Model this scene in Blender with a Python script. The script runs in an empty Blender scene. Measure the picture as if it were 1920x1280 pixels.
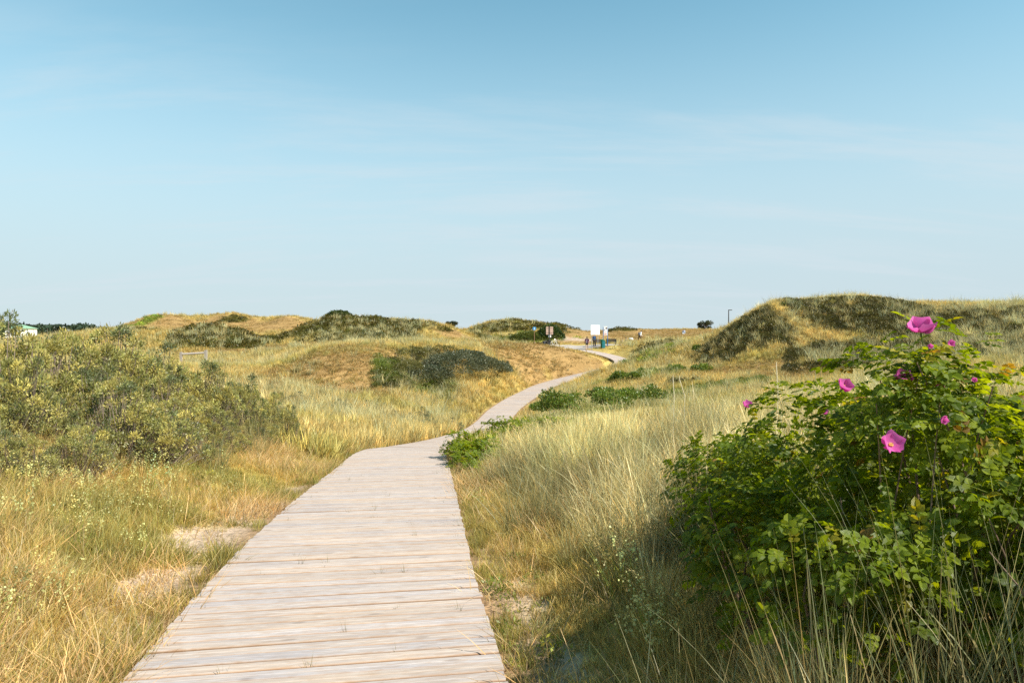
import bpy, math, random
import numpy as np
from mathutils import Vector, Matrix, Euler

random.seed(7)
RNG = np.random.default_rng(11)
SC = bpy.context.scene
COL = SC.collection
R = math.radians

# ------------------------------------------------------------------ camera, sky, sun, exposure
EYE = 1.6
PITCH = math.atan(20.0 / 1280.0)          # horizon a little above the middle
cd = bpy.data.cameras.new('camera')
cd.sensor_width = 36.0
cd.lens = 24.0
cd.clip_start = 0.05
cd.clip_end = 9000.0
cam = bpy.data.objects.new('camera', cd)
COL.objects.link(cam)
cam.location = (0, 0, EYE)
cam.rotation_euler = (math.pi / 2 - PITCH, 0, 0)
SC.camera = cam

SUN_ELEV = R(46)
SUN_AZ = R(120)                           # clockwise from +Y (view direction): from the right, a little behind
w = bpy.data.worlds.new('World')
SC.world = w
w.use_nodes = True
nt = w.node_tree
nt.nodes.clear()
wo = nt.nodes.new('ShaderNodeOutputWorld')
bg = nt.nodes.new('ShaderNodeBackground')
sky = nt.nodes.new('ShaderNodeTexSky')
sky.sky_type = 'NISHITA'
sky.sun_disc = False
sky.sun_elevation = SUN_ELEV
sky.sun_rotation = SUN_AZ
sky.air_density = 1.0
sky.dust_density = 0.05
sky.ozone_density = 1.6
SKY_STRENGTH = 0.1
bg.inputs['Strength'].default_value = SKY_STRENGTH
# thin high cloud: stretched noise on a plane far overhead
tc = nt.nodes.new('ShaderNodeTexCoord')
sep = nt.nodes.new('ShaderNodeSeparateXYZ')
nt.links.new(tc.outputs['Generated'], sep.inputs[0])
mx = nt.nodes.new('ShaderNodeMath'); mx.operation = 'MAXIMUM'; mx.inputs[1].default_value = 0.0
nt.links.new(sep.outputs['Z'], mx.inputs[0])
ad = nt.nodes.new('ShaderNodeMath'); ad.operation = 'ADD'; ad.inputs[1].default_value = 0.16
nt.links.new(mx.outputs[0], ad.inputs[0])
dx = nt.nodes.new('ShaderNodeMath'); dx.operation = 'DIVIDE'
dy = nt.nodes.new('ShaderNodeMath'); dy.operation = 'DIVIDE'
nt.links.new(sep.outputs['X'], dx.inputs[0]); nt.links.new(ad.outputs[0], dx.inputs[1])
nt.links.new(sep.outputs['Y'], dy.inputs[0]); nt.links.new(ad.outputs[0], dy.inputs[1])
cmb = nt.nodes.new('ShaderNodeCombineXYZ')
nt.links.new(dx.outputs[0], cmb.inputs['X']); nt.links.new(dy.outputs[0], cmb.inputs['Y'])
mp = nt.nodes.new('ShaderNodeMapping')
mp.inputs['Rotation'].default_value = (0, 0, R(-14))
mp.inputs['Scale'].default_value = (0.55, 2.1, 1)
mp.inputs['Location'].default_value = (1.15, 0.35, 0)
nt.links.new(cmb.outputs[0], mp.inputs['Vector'])
nz = nt.nodes.new('ShaderNodeTexNoise')
nz.inputs['Scale'].default_value = 1.0
nz.inputs['Detail'].default_value = 8.0
nz.inputs['Roughness'].default_value = 0.62
nz.inputs['Distortion'].default_value = 0.35
nt.links.new(mp.outputs[0], nz.inputs['Vector'])
cr = nt.nodes.new('ShaderNodeMapRange')
cr.interpolation_type = 'SMOOTHSTEP'
cr.inputs['From Min'].default_value = 0.46
cr.inputs['From Max'].default_value = 0.66
cr.inputs['To Min'].default_value = 0.0
cr.inputs['To Max'].default_value = 0.40
nt.links.new(nz.outputs['Fac'], cr.inputs['Value'])
hsv = nt.nodes.new('ShaderNodeMix'); hsv.data_type = 'RGBA'; hsv.blend_type = 'MULTIPLY'
hsv.inputs['Factor'].default_value = 1.0
SKY_TINT = (0.93, 1.31, 1.06, 1)
hsv.inputs['B'].default_value = SKY_TINT
nt.links.new(sky.outputs[0], hsv.inputs['A'])
# pale sea haze low over the horizon, all round
hz1 = nt.nodes.new('ShaderNodeMapRange'); hz1.interpolation_type = 'SMOOTHERSTEP'
hz1.inputs['From Min'].default_value = -0.02; hz1.inputs['From Max'].default_value = 0.54
hz1.inputs['To Min'].default_value = 0.95; hz1.inputs['To Max'].default_value = 0.0
nt.links.new(sep.outputs['Z'], hz1.inputs['Value'])
mixh = nt.nodes.new('ShaderNodeMix'); mixh.data_type = 'RGBA'
mixh.inputs['B'].default_value = (3.35, 3.95, 4.45, 1)
nt.links.new(hz1.outputs[0], mixh.inputs['Factor']); nt.links.new(hsv.outputs['Result'], mixh.inputs['A'])
mixc = nt.nodes.new('ShaderNodeMix'); mixc.data_type = 'RGBA'
mixc.inputs['B'].default_value = (4.0, 4.5, 4.85, 1)
bnd = nt.nodes.new('ShaderNodeMapRange'); bnd.interpolation_type = 'SMOOTHSTEP'
bnd.inputs['From Min'].default_value = 0.22; bnd.inputs['From Max'].default_value = 0.40
bnd.inputs['To Min'].default_value = 1.0; bnd.inputs['To Max'].default_value = 0.12
nt.links.new(sep.outputs['Z'], bnd.inputs['Value'])
cb_ = nt.nodes.new('ShaderNodeMath'); cb_.operation = 'MULTIPLY'
nt.links.new(cr.outputs[0], cb_.inputs[0]); nt.links.new(bnd.outputs[0], cb_.inputs[1])
nt.links.new(cb_.outputs[0], mixc.inputs['Factor']); nt.links.new(mixh.outputs['Result'], mixc.inputs['A'])
nt.links.new(mixc.outputs['Result'], bg.inputs['Color'])
nt.links.new(bg.outputs[0], wo.inputs['Surface'])

sd = bpy.data.lights.new('sun', 'SUN')
sd.energy = 5.0
sd.angle = R(0.5)
sd.color = (1.0, 0.93, 0.82)
sun = bpy.data.objects.new('sun', sd)
COL.objects.link(sun)
S = Vector((math.sin(SUN_AZ) * math.cos(SUN_ELEV), math.cos(SUN_AZ) * math.cos(SUN_ELEV), math.sin(SUN_ELEV)))
sun.rotation_euler = S.to_track_quat('Z', 'Y').to_euler()
sun.location = (20, 5, 30)

SC.view_settings.view_transform = 'Standard'
SC.view_settings.look = 'None'
SC.view_settings.exposure = 0.8
SC.view_settings.gamma = 1.0
SC.view_settings.use_curve_mapping = False
SC.render.engine = 'CYCLES'
SC.cycles.max_bounces = 6
SC.cycles.diffuse_bounces = 3
SC.cycles.glossy_bounces = 2
SC.cycles.transmission_bounces = 4
SC.cycles.transparent_max_bounces = 4
SC.cycles.use_denoising = False

# ------------------------------------------------------------------ helpers
CP, SP = math.cos(PITCH), math.sin(PITCH)

def at(u, v, Y):
    """point of the place seen at photo pixel (u, v) when it stands Y metres ahead"""
    a = (u - 960.0) / 1280.0
    b = (640.0 - v) / 1280.0
    fy = CP + b * SP
    fz = -SP + b * CP
    t = Y / fy
    return (a * t, Y, EYE + fz * t)

def smooth(x, a, b):
    t = np.clip((x - a) / (b - a), 0, 1)
    return t * t * (3 - 2 * t)

def _hash(i, j, s):
    h = (i.astype(np.int64) * 374761393 + j.astype(np.int64) * 668265263 + s * 2147483647 + 1013904223) & 0xffffffff
    h = ((h ^ (h >> 13)) * 1274126177) & 0xffffffff
    return ((h ^ (h >> 16)) & 0xffff) / 65535.0

def noise2(x, y, s=0):
    i = np.floor(x); j = np.floor(y)
    fx = x - i; fy = y - j
    fx = fx * fx * (3 - 2 * fx); fy = fy * fy * (3 - 2 * fy)
    i = i.astype(np.int64); j = j.astype(np.int64)
    a = _hash(i, j, s); b = _hash(i + 1, j, s); c = _hash(i, j + 1, s); d = _hash(i + 1, j + 1, s)
    return (a * (1 - fx) + b * fx) * (1 - fy) + (c * (1 - fx) + d * fx) * fy

def fbm(x, y, s=0, o=4):
    r = 0; amp = 0.5; tot = 0
    for k in range(o):
        r = r + amp * noise2(x, y, s + k * 17); tot += amp
        x = x * 2.03 + 5.1; y = y * 2.03 + 9.7; amp *= 0.5
    return r / tot

def mesh_np(name, V, faces, mat=None, colors=None, uvs=None, smooth_shade=False):
    """faces: list of int arrays (n,k).  colors: per-vertex (N,3) -> attribute 'tint'.  uvs: per-vertex (N,2)"""
    V = np.asarray(V, np.float32)
    me = bpy.data.meshes.new(name)
    me.vertices.add(len(V))
    me.vertices.foreach_set('co', V.ravel())
    li = np.concatenate([np.asarray(f, np.int32).ravel() for f in faces]) if faces else np.zeros(0, np.int32)
    tot = np.concatenate([np.full(len(f), np.asarray(f).shape[1], np.int32) for f in faces]) if faces else np.zeros(0, np.int32)
    if len(li):
        me.loops.add(len(li))
        me.loops.foreach_set('vertex_index', li)
        me.polygons.add(len(tot))
        st = np.concatenate([[0], np.cumsum(tot)[:-1]]).astype(np.int32)
        me.polygons.foreach_set('loop_start', st)
        me.polygons.foreach_set('loop_total', tot)
        me.polygons.foreach_set('use_smooth', np.full(len(tot), smooth_shade, bool))
    me.update(calc_edges=True)
    if colors is not None:
        at_ = me.attributes.new('tint', 'FLOAT_COLOR', 'POINT')
        c = np.ones((len(V), 4), np.float32); c[:, :3] = colors
        at_.data.foreach_set('color', c.ravel())
    if uvs is not None and len(li):
        ul = me.uv_layers.new(name='UVMap')
        ul.data.foreach_set('uv', np.asarray(uvs, np.float32)[li].ravel())
    if mat:
        me.materials.append(mat)
    me.validate(clean_customdata=False)
    return me

def link(name, me, parent=None, loc=None):
    o = bpy.data.objects.new(name, me)
    COL.objects.link(o)
    if parent is not None:
        o.parent = parent
    if loc is not None:
        o.location = loc
    return o

def tag(o, label=None, cat=None, group=None, kind=None):
    if label: o['label'] = label
    if cat: o['category'] = cat
    if group: o['group'] = group
    if kind: o['kind'] = kind
    return o

def empty(name, loc, rz=0.0):
    o = bpy.data.objects.new(name, None)
    o.empty_display_size = 0.2
    COL.objects.link(o)
    o.location = loc
    o.rotation_euler = (0, 0, rz)
    return o

class MB:
    """collects simple solids into one mesh"""
    def __init__(s): s.v = []; s.q = []; s.t = []; s.n = 0
    def add(s, V, quads=(), tris=()):
        s.v.extend([tuple(p) for p in V])
        s.q.extend([[i + s.n for i in f] for f in quads]); s.t.extend([[i + s.n for i in f] for f in tris])
        s.n += len(V)
    def box(s, c, h, rot=None, bev=0.0):
        M = rot or Matrix.Identity(3)
        pts = [Vector((x * h[0], y * h[1], z * h[2])) for z in (-1, 1) for y in (-1, 1) for x in (-1, 1)]
        s.add([M @ p + Vector(c) for p in pts],
              [(0, 2, 3, 1), (4, 5, 7, 6), (0, 1, 5, 4), (2, 6, 7, 3), (0, 4, 6, 2), (1, 3, 7, 5)])
    def tube(s, pts, r, n=6, caps=True):
        pts = [Vector(p) for p in pts]
        rs = r if isinstance(r, (list, tuple)) else [r] * len(pts)
        b = s.n; V = []
        for i, p in enumerate(pts):
            d = (pts[min(i + 1, len(pts) - 1)] - pts[max(i - 1, 0)])
            if d.length < 1e-9: d = Vector((0, 0, 1))
            d.normalize()
            a = d.cross(Vector((0, 0, 1)) if abs(d.z) < 0.9 else Vector((1, 0, 0))).normalized()
            c = d.cross(a)
            for k in range(n):
                t = 2 * math.pi * k / n
                V.append(p + (a * math.cos(t) + c * math.sin(t)) * rs[i])
        q = []
        for i in range(len(pts) - 1):
            for k in range(n):
                k2 = (k + 1) % n
                q.append((i * n + k, i * n + k2, (i + 1) * n + k2, (i + 1) * n + k))
        t = []
        if caps:
            for k in range(1, n - 1):
                t.append((0, k + 1, k)); e = (len(pts) - 1) * n; t.append((e, e + k, e + k + 1))
        s.add(V, q, t)
    def ring(s, c, rad, r, axis='x', n=28, m=6):
        V = []; q = []
        for i in range(n):
            t = 2 * math.pi * i / n
            for k in range(m):
                p = 2 * math.pi * k / m
                rr = rad + r * math.cos(p); h = r * math.sin(p)
                if axis == 'x': V.append((c[0] + h, c[1] + rr * math.cos(t), c[2] + rr * math.sin(t)))
                elif axis == 'y': V.append((c[0] + rr * math.cos(t), c[1] + h, c[2] + rr * math.sin(t)))
                else: V.append((c[0] + rr * math.cos(t), c[1] + rr * math.sin(t), c[2] + h))
                q.append((i * m + k, i * m + (k + 1) % m, ((i + 1) % n) * m + (k + 1) % m, ((i + 1) % n) * m + k))
        s.add(V, q)
    def ball(s, c, r, n=8, m=6):
        if not isinstance(r, (tuple, list)): r = (r, r, r)
        V = []; q = []; t = []
        for j in range(1, m):
            th = math.pi * j / m
            for k in range(n):
                ph = 2 * math.pi * k / n
                V.append((c[0] + r[0] * math.sin(th) * math.cos(ph), c[1] + r[1] * math.sin(th) * math.sin(ph), c[2] + r[2] * math.cos(th)))
        V.append((c[0], c[1], c[2] + r[2])); V.append((c[0], c[1], c[2] - r[2]))
        for j in range(m - 2):
            for k in range(n):
                q.append((j * n + k, (j + 1) * n + k, (j + 1) * n + (k + 1) % n, j * n + (k + 1) % n))
        N = (m - 1) * n
        for k in range(n):
            t.append((N, k, (k + 1) % n)); t.append((N + 1, (m - 2) * n + (k + 1) % n, (m - 2) * n + k))
        s.add(V, q, t)
    def build(s, name, mat, parent=None, loc=None, smooth_shade=False):
        f = []
        if s.q: f.append(np.array(s.q))
        if s.t: f.append(np.array(s.t))
        return link(name, mesh_np(name, np.array(s.v), f, mat, smooth_shade=smooth_shade), parent, loc)

# ------------------------------------------------------------------ materials
def new_mat(name):
    m = bpy.data.materials.new(name); m.use_nodes = True
    t = m.node_tree; t.nodes.clear()
    out = t.nodes.new('ShaderNodeOutputMaterial')
    return m, t, out

def simple(name, col, rough=0.6, metal=0.0, var=0.08, scale=12.0):
    m, t, out = new_mat(name)
    p = t.nodes.new('ShaderNodeBsdfPrincipled')
    p.inputs['Roughness'].default_value = rough; p.inputs['Metallic'].default_value = metal
    n = t.nodes.new('ShaderNodeTexNoise'); n.inputs['Scale'].default_value = scale; n.inputs['Detail'].default_value = 5
    c = t.nodes.new('ShaderNodeTexCoord'); t.links.new(c.outputs['Object'], n.inputs['Vector'])
    r = t.nodes.new('ShaderNodeMapRange'); r.inputs['To Min'].default_value = 1 - var * 2; r.inputs['To Max'].default_value = 1 + var * 2
    t.links.new(n.outputs['Fac'], r.inputs['Value'])
    mm = t.nodes.new('ShaderNodeVectorMath'); mm.operation = 'SCALE'
    mm.inputs[0].default_value = col[:3]
    t.links.new(r.outputs[0], mm.inputs['Scale']); t.links.new(mm.outputs[0], p.inputs['Base Color'])
    t.links.new(p.outputs[0], out.inputs['Surface'])
    return m

def plant_mat(name, attr_type, trans=0.35, gloss=0.12, rough=0.45, var=0.25, use_t=False, veins=False, tt=(1.5, 1.4, 0.6)):
    """leaf and blade material: colour from the 'tint' attribute (of the leaf, or of the instance)"""
    m, t, out = new_mat(name)
    a = t.nodes.new('ShaderNodeAttribute'); a.attribute_type = attr_type; a.attribute_name = 'tint'
    col = a.outputs['Color']
    oi = t.nodes.new('ShaderNodeObjectInfo')
    r = t.nodes.new('ShaderNodeMapRange'); r.inputs['To Min'].default_value = 1 - var; r.inputs['To Max'].default_value = 1 + var
    t.links.new(oi.outputs['Random'], r.inputs['Value'])
    s = t.nodes.new('ShaderNodeVectorMath'); s.operation = 'SCALE'
    t.links.new(col, s.inputs[0]); t.links.new(r.outputs[0], s.inputs['Scale'])
    col = s.outputs[0]
    if use_t:   # blades carry their own variation in a colour attribute
        b = t.nodes.new('ShaderNodeAttribute'); b.attribute_type = 'GEOMETRY'; b.attribute_name = 'blade'
        m2 = t.nodes.new('ShaderNodeVectorMath'); m2.operation = 'MULTIPLY'
        t.links.new(col, m2.inputs[0]); t.links.new(b.outputs['Color'], m2.inputs[1])
        col = m2.outputs[0]
    d = t.nodes.new('ShaderNodeBsdfDiffuse'); tr = t.nodes.new('ShaderNodeBsdfTranslucent')
    g = t.nodes.new('ShaderNodeBsdfGlossy'); g.inputs['Roughness'].default_value = rough
    g.inputs['Color'].default_value = (0.9, 0.95, 0.9, 1)
    t.links.new(col, d.inputs['Color'])
    ts = t.nodes.new('ShaderNodeVectorMath'); ts.operation = 'MULTIPLY'
    ts.inputs[1].default_value = tt
    t.links.new(col, ts.inputs[0]); t.links.new(ts.outputs[0], tr.inputs['Color'])
    x1 = t.nodes.new('ShaderNodeMixShader'); x1.inputs[0].default_value = trans
    t.links.new(d.outputs[0], x1.inputs[1]); t.links.new(tr.outputs[0], x1.inputs[2])
    x2 = t.nodes.new('ShaderNodeMixShader'); x2.inputs[0].default_value = gloss
    t.links.new(x1.outputs[0], x2.inputs[1]); t.links.new(g.outputs[0], x2.inputs[2])
    if veins:
        uv = t.nodes.new('ShaderNodeUVMap'); sx = t.nodes.new('ShaderNodeSeparateXYZ'); t.links.new(uv.outputs[0], sx.inputs[0])
        ab = t.nodes.new('ShaderNodeMath'); ab.operation = 'ABSOLUTE'; t.links.new(sx.outputs['X'], ab.inputs[0])
        ma = t.nodes.new('ShaderNodeMath'); ma.operation = 'MULTIPLY_ADD'; ma.inputs[1].default_value = -0.5
        t.links.new(ab.outputs[0], ma.inputs[0]); t.links.new(sx.outputs['Y'], ma.inputs[2])
        mu = t.nodes.new('ShaderNodeMath'); mu.operation = 'MULTIPLY'; mu.inputs[1].default_value = 44; t.links.new(ma.outputs[0], mu.inputs[0])
        sn = t.nodes.new('ShaderNodeMath'); sn.operation = 'SINE'; t.links.new(mu.outputs[0], sn.inputs[0])
        bp = t.nodes.new('ShaderNodeBump'); bp.inputs['Strength'].default_value = 0.5; bp.inputs['Distance'].default_value = 0.0015
        t.links.new(sn.outputs[0], bp.inputs['Height'])
        for sh in (d, g): t.links.new(bp.outputs[0], sh.inputs['Normal'])
    t.links.new(x2.outputs[0], out.inputs['Surface'])
    return m

M_GRASS = plant_mat('grass_blades', 'INSTANCER', trans=0.42, gloss=0.02, var=0.22, use_t=True, tt=(1.15, 1.1, .9))
M_LEAF = plant_mat('leaves', 'GEOMETRY', trans=0.36, gloss=0.03, var=0.0, tt=(1.3, 1.2, .7))
M_ROSE = plant_mat('rose_leaves', 'GEOMETRY', trans=0.50, gloss=0.022, rough=0.4, var=0.12, veins=True, tt=(2.0, 1.75, .4))
M_TUSS = plant_mat('tussock_blades', 'GEOMETRY', trans=0.4, gloss=0.03, var=0.0, tt=(1.15, 1.1, .9))
M_PETAL = plant_mat('petals', 'GEOMETRY', trans=0.4, gloss=0.04, rough=0.6, var=0.1, tt=(1.1, 1.0, 1.1))
M_TWIG = simple('grey_brown_twigs', (0.16, 0.12, 0.09), 0.8, var=0.2)
M_CANE = simple('rose_canes', (0.17, 0.11, 0.07), 0.7, var=0.2)
M_WHITE = simple('white_panel', (0.85, 0.85, 0.85), 0.4, var=0.01)
M_GREYMETAL = simple('grey_metal', (0.42, 0.43, 0.44), 0.45, 0.4)
M_BLUE = simple('blue_paint', (0.05, 0.16, 0.42), 0.45)
M_SIGNBLUE = simple('sign_blue', (0.04, 0.27, 0.55), 0.4)
M_GREENBIN = simple('green_plastic', (0.01, 0.13, 0.06), 0.45)
M_TEAL = simple('teal_plastic', (0.02, 0.22, 0.26), 0.45)
M_BLACK = simple('black_paint', (0.012, 0.012, 0.014), 0.5)
M_DARKGREY = simple('dark_grey_cloth', (0.035, 0.038, 0.045), 0.8)
M_PINKBACK = simple('pinkish_sign_back', (0.52, 0.36, 0.29), 0.6)
M_POST = simple('dark_post', (0.05, 0.045, 0.04), 0.6)
M_WOODGREY = simple('weathered_wood', (0.33, 0.29, 0.25), 0.85, var=0.15)
M_BROWNPOST = simple('brown_post', (0.22, 0.12, 0.06), 0.8)
M_SKIN = simple('skin', (0.52, 0.31, 0.21), 0.55, var=0.02)
M_HAIRBROWN = simple('brown_hair', (0.12, 0.07, 0.045), 0.6)
M_HAIRDARK = simple('dark_hair', (0.015, 0.012, 0.010), 0.6)
M_HAIRGREY = simple('grey_hair', (0.42, 0.38, 0.33), 0.7)
M_PURPLE = simple('purple_cloth', (0.20, 0.02, 0.13), 0.85)
M_LILAC = simple('lilac_cloth', (0.58, 0.48, 0.62), 0.85)
M_NAVY = simple('navy_cloth', (0.02, 0.06, 0.15), 0.85)
M_WHITECLOTH = simple('white_cloth', (0.78, 0.80, 0.82), 0.85)
M_BLUEDRESS = simple('pale_blue_cloth', (0.45, 0.55, 0.72), 0.85)
M_BLACKCLOTH = simple('black_cloth', (0.02, 0.018, 0.02), 0.9)
M_ROOFGREEN = simple('green_roof', (0.20, 0.34, 0.22), 0.6)
M_WALLWHITE = simple('white_wall', (0.75, 0.74, 0.72), 0.8)
M_CHROME = simple('bicycle_metal', (0.6, 0.6, 0.6), 0.3, 0.8)
M_YELLOW = simple('stamens', (0.85, 0.62, 0.10), 0.7)
M_RED = simple('red_plastic', (0.45, 0.08, 0.06), 0.5)
M_PINKPRINT = simple('pink_print', (0.75, 0.35, 0.33), 0.5)
M_GREYPRINT = simple('grey_print', (0.16, 0.13, 0.15), 0.5)
M_ASPHALT = simple('pale_paving', (0.34, 0.30, 0.26), 0.9, var=0.08, scale=3.0)

def wood_mat():
    m, t, out = new_mat('bleached_boards')
    p = t.nodes.new('ShaderNodeBsdfPrincipled'); p.inputs['Roughness'].default_value = 0.75
    p.inputs['Specular IOR Level'].default_value = 0.25
    uv = t.nodes.new('ShaderNodeUVMap')
    a = t.nodes.new('ShaderNodeAttribute'); a.attribute_name = 'tint'
    mp = t.nodes.new('ShaderNodeMapping'); mp.inputs['Scale'].default_value = (3.4, 24, 1)
    t.links.new(uv.outputs[0], mp.inputs['Vector'])
    n = t.nodes.new('ShaderNodeTexNoise'); n.inputs['Scale'].default_value = 2.2; n.inputs['Detail'].default_value = 6
    n.inputs['Roughness'].default_value = 0.6; n.inputs['Distortion'].default_value = 0.8
    t.links.new(mp.outputs[0], n.inputs['Vector'])
    mp2 = t.nodes.new('ShaderNodeMapping'); mp2.inputs['Scale'].default_value = (1.0, 5.0, 1)
    t.links.new(uv.outputs[0], mp2.inputs['Vector'])
    n2 = t.nodes.new('ShaderNodeTexNoise'); n2.inputs['Scale'].default_value = 1.7; n2.inputs['Detail'].default_value = 3
    t.links.new(mp2.outputs[0], n2.inputs['Vector'])
    # warm sand-coloured fibre against silver-grey bleaching
    ra = t.nodes.new('ShaderNodeValToRGB')
    ra.color_ramp.elements[0].position = 0.30; ra.color_ramp.elements[0].color = (0.40, 0.31, 0.245, 1)
    ra.color_ramp.elements[1].position = 0.62; ra.color_ramp.elements[1].color = (0.50, 0.445, 0.41, 1)
    t.links.new(n.outputs['Fac'], ra.inputs['Fac'])
    rb = t.nodes.new('ShaderNodeValToRGB')
    rb.color_ramp.elements[0].position = 0.38; rb.color_ramp.elements[0].color = (0.88, 0.88, 0.90, 1)
    rb.color_ramp.elements[1].position = 0.62; rb.color_ramp.elements[1].color = (1.03, 1.0, 0.96, 1)
    t.links.new(n2.outputs['Fac'], rb.inputs['Fac'])
    m1 = t.nodes.new('ShaderNodeMix'); m1.data_type = 'RGBA'; m1.blend_type = 'MULTIPLY'; m1.inputs['Factor'].default_value = 1
    t.links.new(ra.outputs[0], m1.inputs['A']); t.links.new(rb.outputs[0], m1.inputs['B'])
    # knots
    mp3 = t.nodes.new('ShaderNodeMapping'); mp3.inputs['Scale'].default_value = (2.6, 9.0, 1)
    t.links.new(uv.outputs[0], mp3.inputs['Vector'])
    vo = t.nodes.new('ShaderNodeTexVoronoi'); vo.inputs['Scale'].default_value = 1.0
    t.links.new(mp3.outputs[0], vo.inputs['Vector'])
    kr = t.nodes.new('ShaderNodeMapRange'); kr.interpolation_type = 'SMOOTHSTEP'
    kr.inputs['From Min'].default_value = 0.05; kr.inputs['From Max'].default_value = 0.17
    kr.inputs['To Min'].default_value = 0.55; kr.inputs['To Max'].default_value = 0.0
    t.links.new(vo.outputs['Distance'], kr.inputs['Value'])
    m2 = t.nodes.new('ShaderNodeMix'); m2.data_type = 'RGBA'
    m2.inputs['B'].default_value = (0.20, 0.15, 0.12, 1)
    t.links.new(kr.outputs[0], m2.inputs['Factor']); t.links.new(m1.outputs['Result'], m2.inputs['A'])
    m3 = t.nodes.new('ShaderNodeMix'); m3.data_type = 'RGBA'; m3.blend_type = 'MULTIPLY'; m3.inputs['Factor'].default_value = 1
    t.links.new(m2.outputs['Result'], m3.inputs['A']); t.links.new(a.outputs['Color'], m3.inputs['B'])
    t.links.new(m3.outputs['Result'], p.inputs['Base Color'])
    bp = t.nodes.new('ShaderNodeBump'); bp.inputs['Strength'].default_value = 0.35; bp.inputs['Distance'].default_value = 0.004
    t.links.new(n.outputs['Fac'], bp.inputs['Height']); t.links.new(bp.outputs[0], p.inputs['Normal'])
    t.links.new(p.outputs[0], out.inputs['Surface'])
    return m
M_BOARD = wood_mat()

def ground_mat():
    m, t, out = new_mat('dune_ground')
    p = t.nodes.new('ShaderNodeBsdfPrincipled'); p.inputs['Roughness'].default_value = 0.95
    p.inputs['Specular IOR Level'].default_value = 0.1
    a = t.nodes.new('ShaderNodeAttribute'); a.attribute_name = 'tint'
    g = t.nodes.new('ShaderNodeNewGeometry')
    mul = None
    col = a.outputs['Color']
    for sc, lo, hi, det in ((0.35, 0.78, 1.22, 3), (3.0, 0.72, 1.28, 5), (26.0, 0.55, 1.4, 6)):
        n = t.nodes.new('ShaderNodeTexNoise'); n.inputs['Scale'].default_value = sc; n.inputs['Detail'].default_value = det
        n.inputs['Roughness'].default_value = 0.65
        t.links.new(g.outputs['Position'], n.inputs['Vector'])
        r = t.nodes.new('ShaderNodeMapRange'); r.inputs['From Min'].default_value = 0.25; r.inputs['From Max'].default_value = 0.75
        r.inputs['To Min'].default_value = lo; r.inputs['To Max'].default_value = hi
        t.links.new(n.outputs['Fac'], r.inputs['Value'])
        s = t.nodes.new('ShaderNodeVectorMath'); s.operation = 'SCALE'
        t.links.new(col, s.inputs[0]); t.links.new(r.outputs[0], s.inputs['Scale'])
        col = s.outputs[0]
    t.links.new(col, p.inputs['Base Color'])
    n = t.nodes.new('ShaderNodeTexNoise'); n.inputs['Scale'].default_value = 14; n.inputs['Detail'].default_value = 8
    t.links.new(g.outputs['Position'], n.inputs['Vector'])
    bp = t.nodes.new('ShaderNodeBump'); bp.inputs['Strength'].default_value = 0.9; bp.inputs['Distance'].default_value = 0.05
    t.links.new(n.outputs['Fac'], bp.inputs['Height']); t.links.new(bp.outputs[0], p.inputs['Normal'])
    t.links.new(p.outputs[0], out.inputs['Surface'])
    return m
M_GROUND = ground_mat()

# ------------------------------------------------------------------ the boardwalk's line
ST = np.array([  # centre x, y, z of the deck
    (0.34, -5.0, 0.20), (-0.03, -2.6, 0.104), (-0.45, 0.0, 0.0), (-0.72, 1.7, -0.068), (-0.98, 3.36, -0.134), (-1.20, 4.77, -0.19), (-1.41, 6.4, -0.265),
    (-1.70, 8.85, -0.46), (-2.10, 12.2, -0.77), (-2.26, 13.5, -0.88), (-2.30, 14.7, -0.99), (-2.08, 16.2, -1.18),
    (-1.66, 19.0, -1.50), (-1.30, 24.0, -2.06), (-1.12, 31.0, -2.83), (-1.00, 38.0, -3.42), (-0.50, 42.0, -3.28),
    (0.48, 46.0, -3.02), (1.55, 51.0, -2.98), (2.75, 56.0, -2.90), (4.65, 61.0, -2.78), (6.9, 64.8, -2.56), (9.3, 68.6, -2.32),
    (11.4, 72.0, -2.08), (12.25, 75.5, -1.76), (11.7, 79.0, -1.40), (10.3, 83.0, -1.07), (8.7, 86.6, -0.83), (7.1, 89.6, -0.70)])

def catmull(P, per=24):
    out = []
    Q = np.vstack([2 * P[0] - P[1], P, 2 * P[-1] - P[-2]])
    for i in range(1, len(Q) - 2):
        p0, p1, p2, p3 = Q[i - 1], Q[i], Q[i + 1], Q[i + 2]
        for k in range(per):
            s = k / per
            out.append(0.5 * (2 * p1 + (p2 - p0) * s + (2 * p0 - 5 * p1 + 4 * p2 - p3) * s * s + (3 * p1 - p0 - 3 * p2 + p3) * s ** 3))
    out.append(Q[-2])
    return np.array(out)
PL = catmull(ST)
PTAN = np.gradient(PL, axis=0); PTAN /= np.linalg.norm(PTAN, axis=1)[:, None]
PCOS = PTAN[:, 1] / np.hypot(PTAN[:, 0], PTAN[:, 1])
HALF = 0.95

def path_d(x, y):
    """distance from the boardwalk's centre line, deck height there"""
    xc = np.interp(y, PL[:, 1], PL[:, 0]); c = np.interp(y, PL[:, 1], PCOS); zc = np.interp(y, PL[:, 1], PL[:, 2])
    d = np.abs(x - xc) * c
    d = np.where(y > PL[-1, 1], np.hypot(x - PL[-1, 0], y - PL[-1, 1]), d)
    return d, zc, (x - xc) * c

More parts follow.
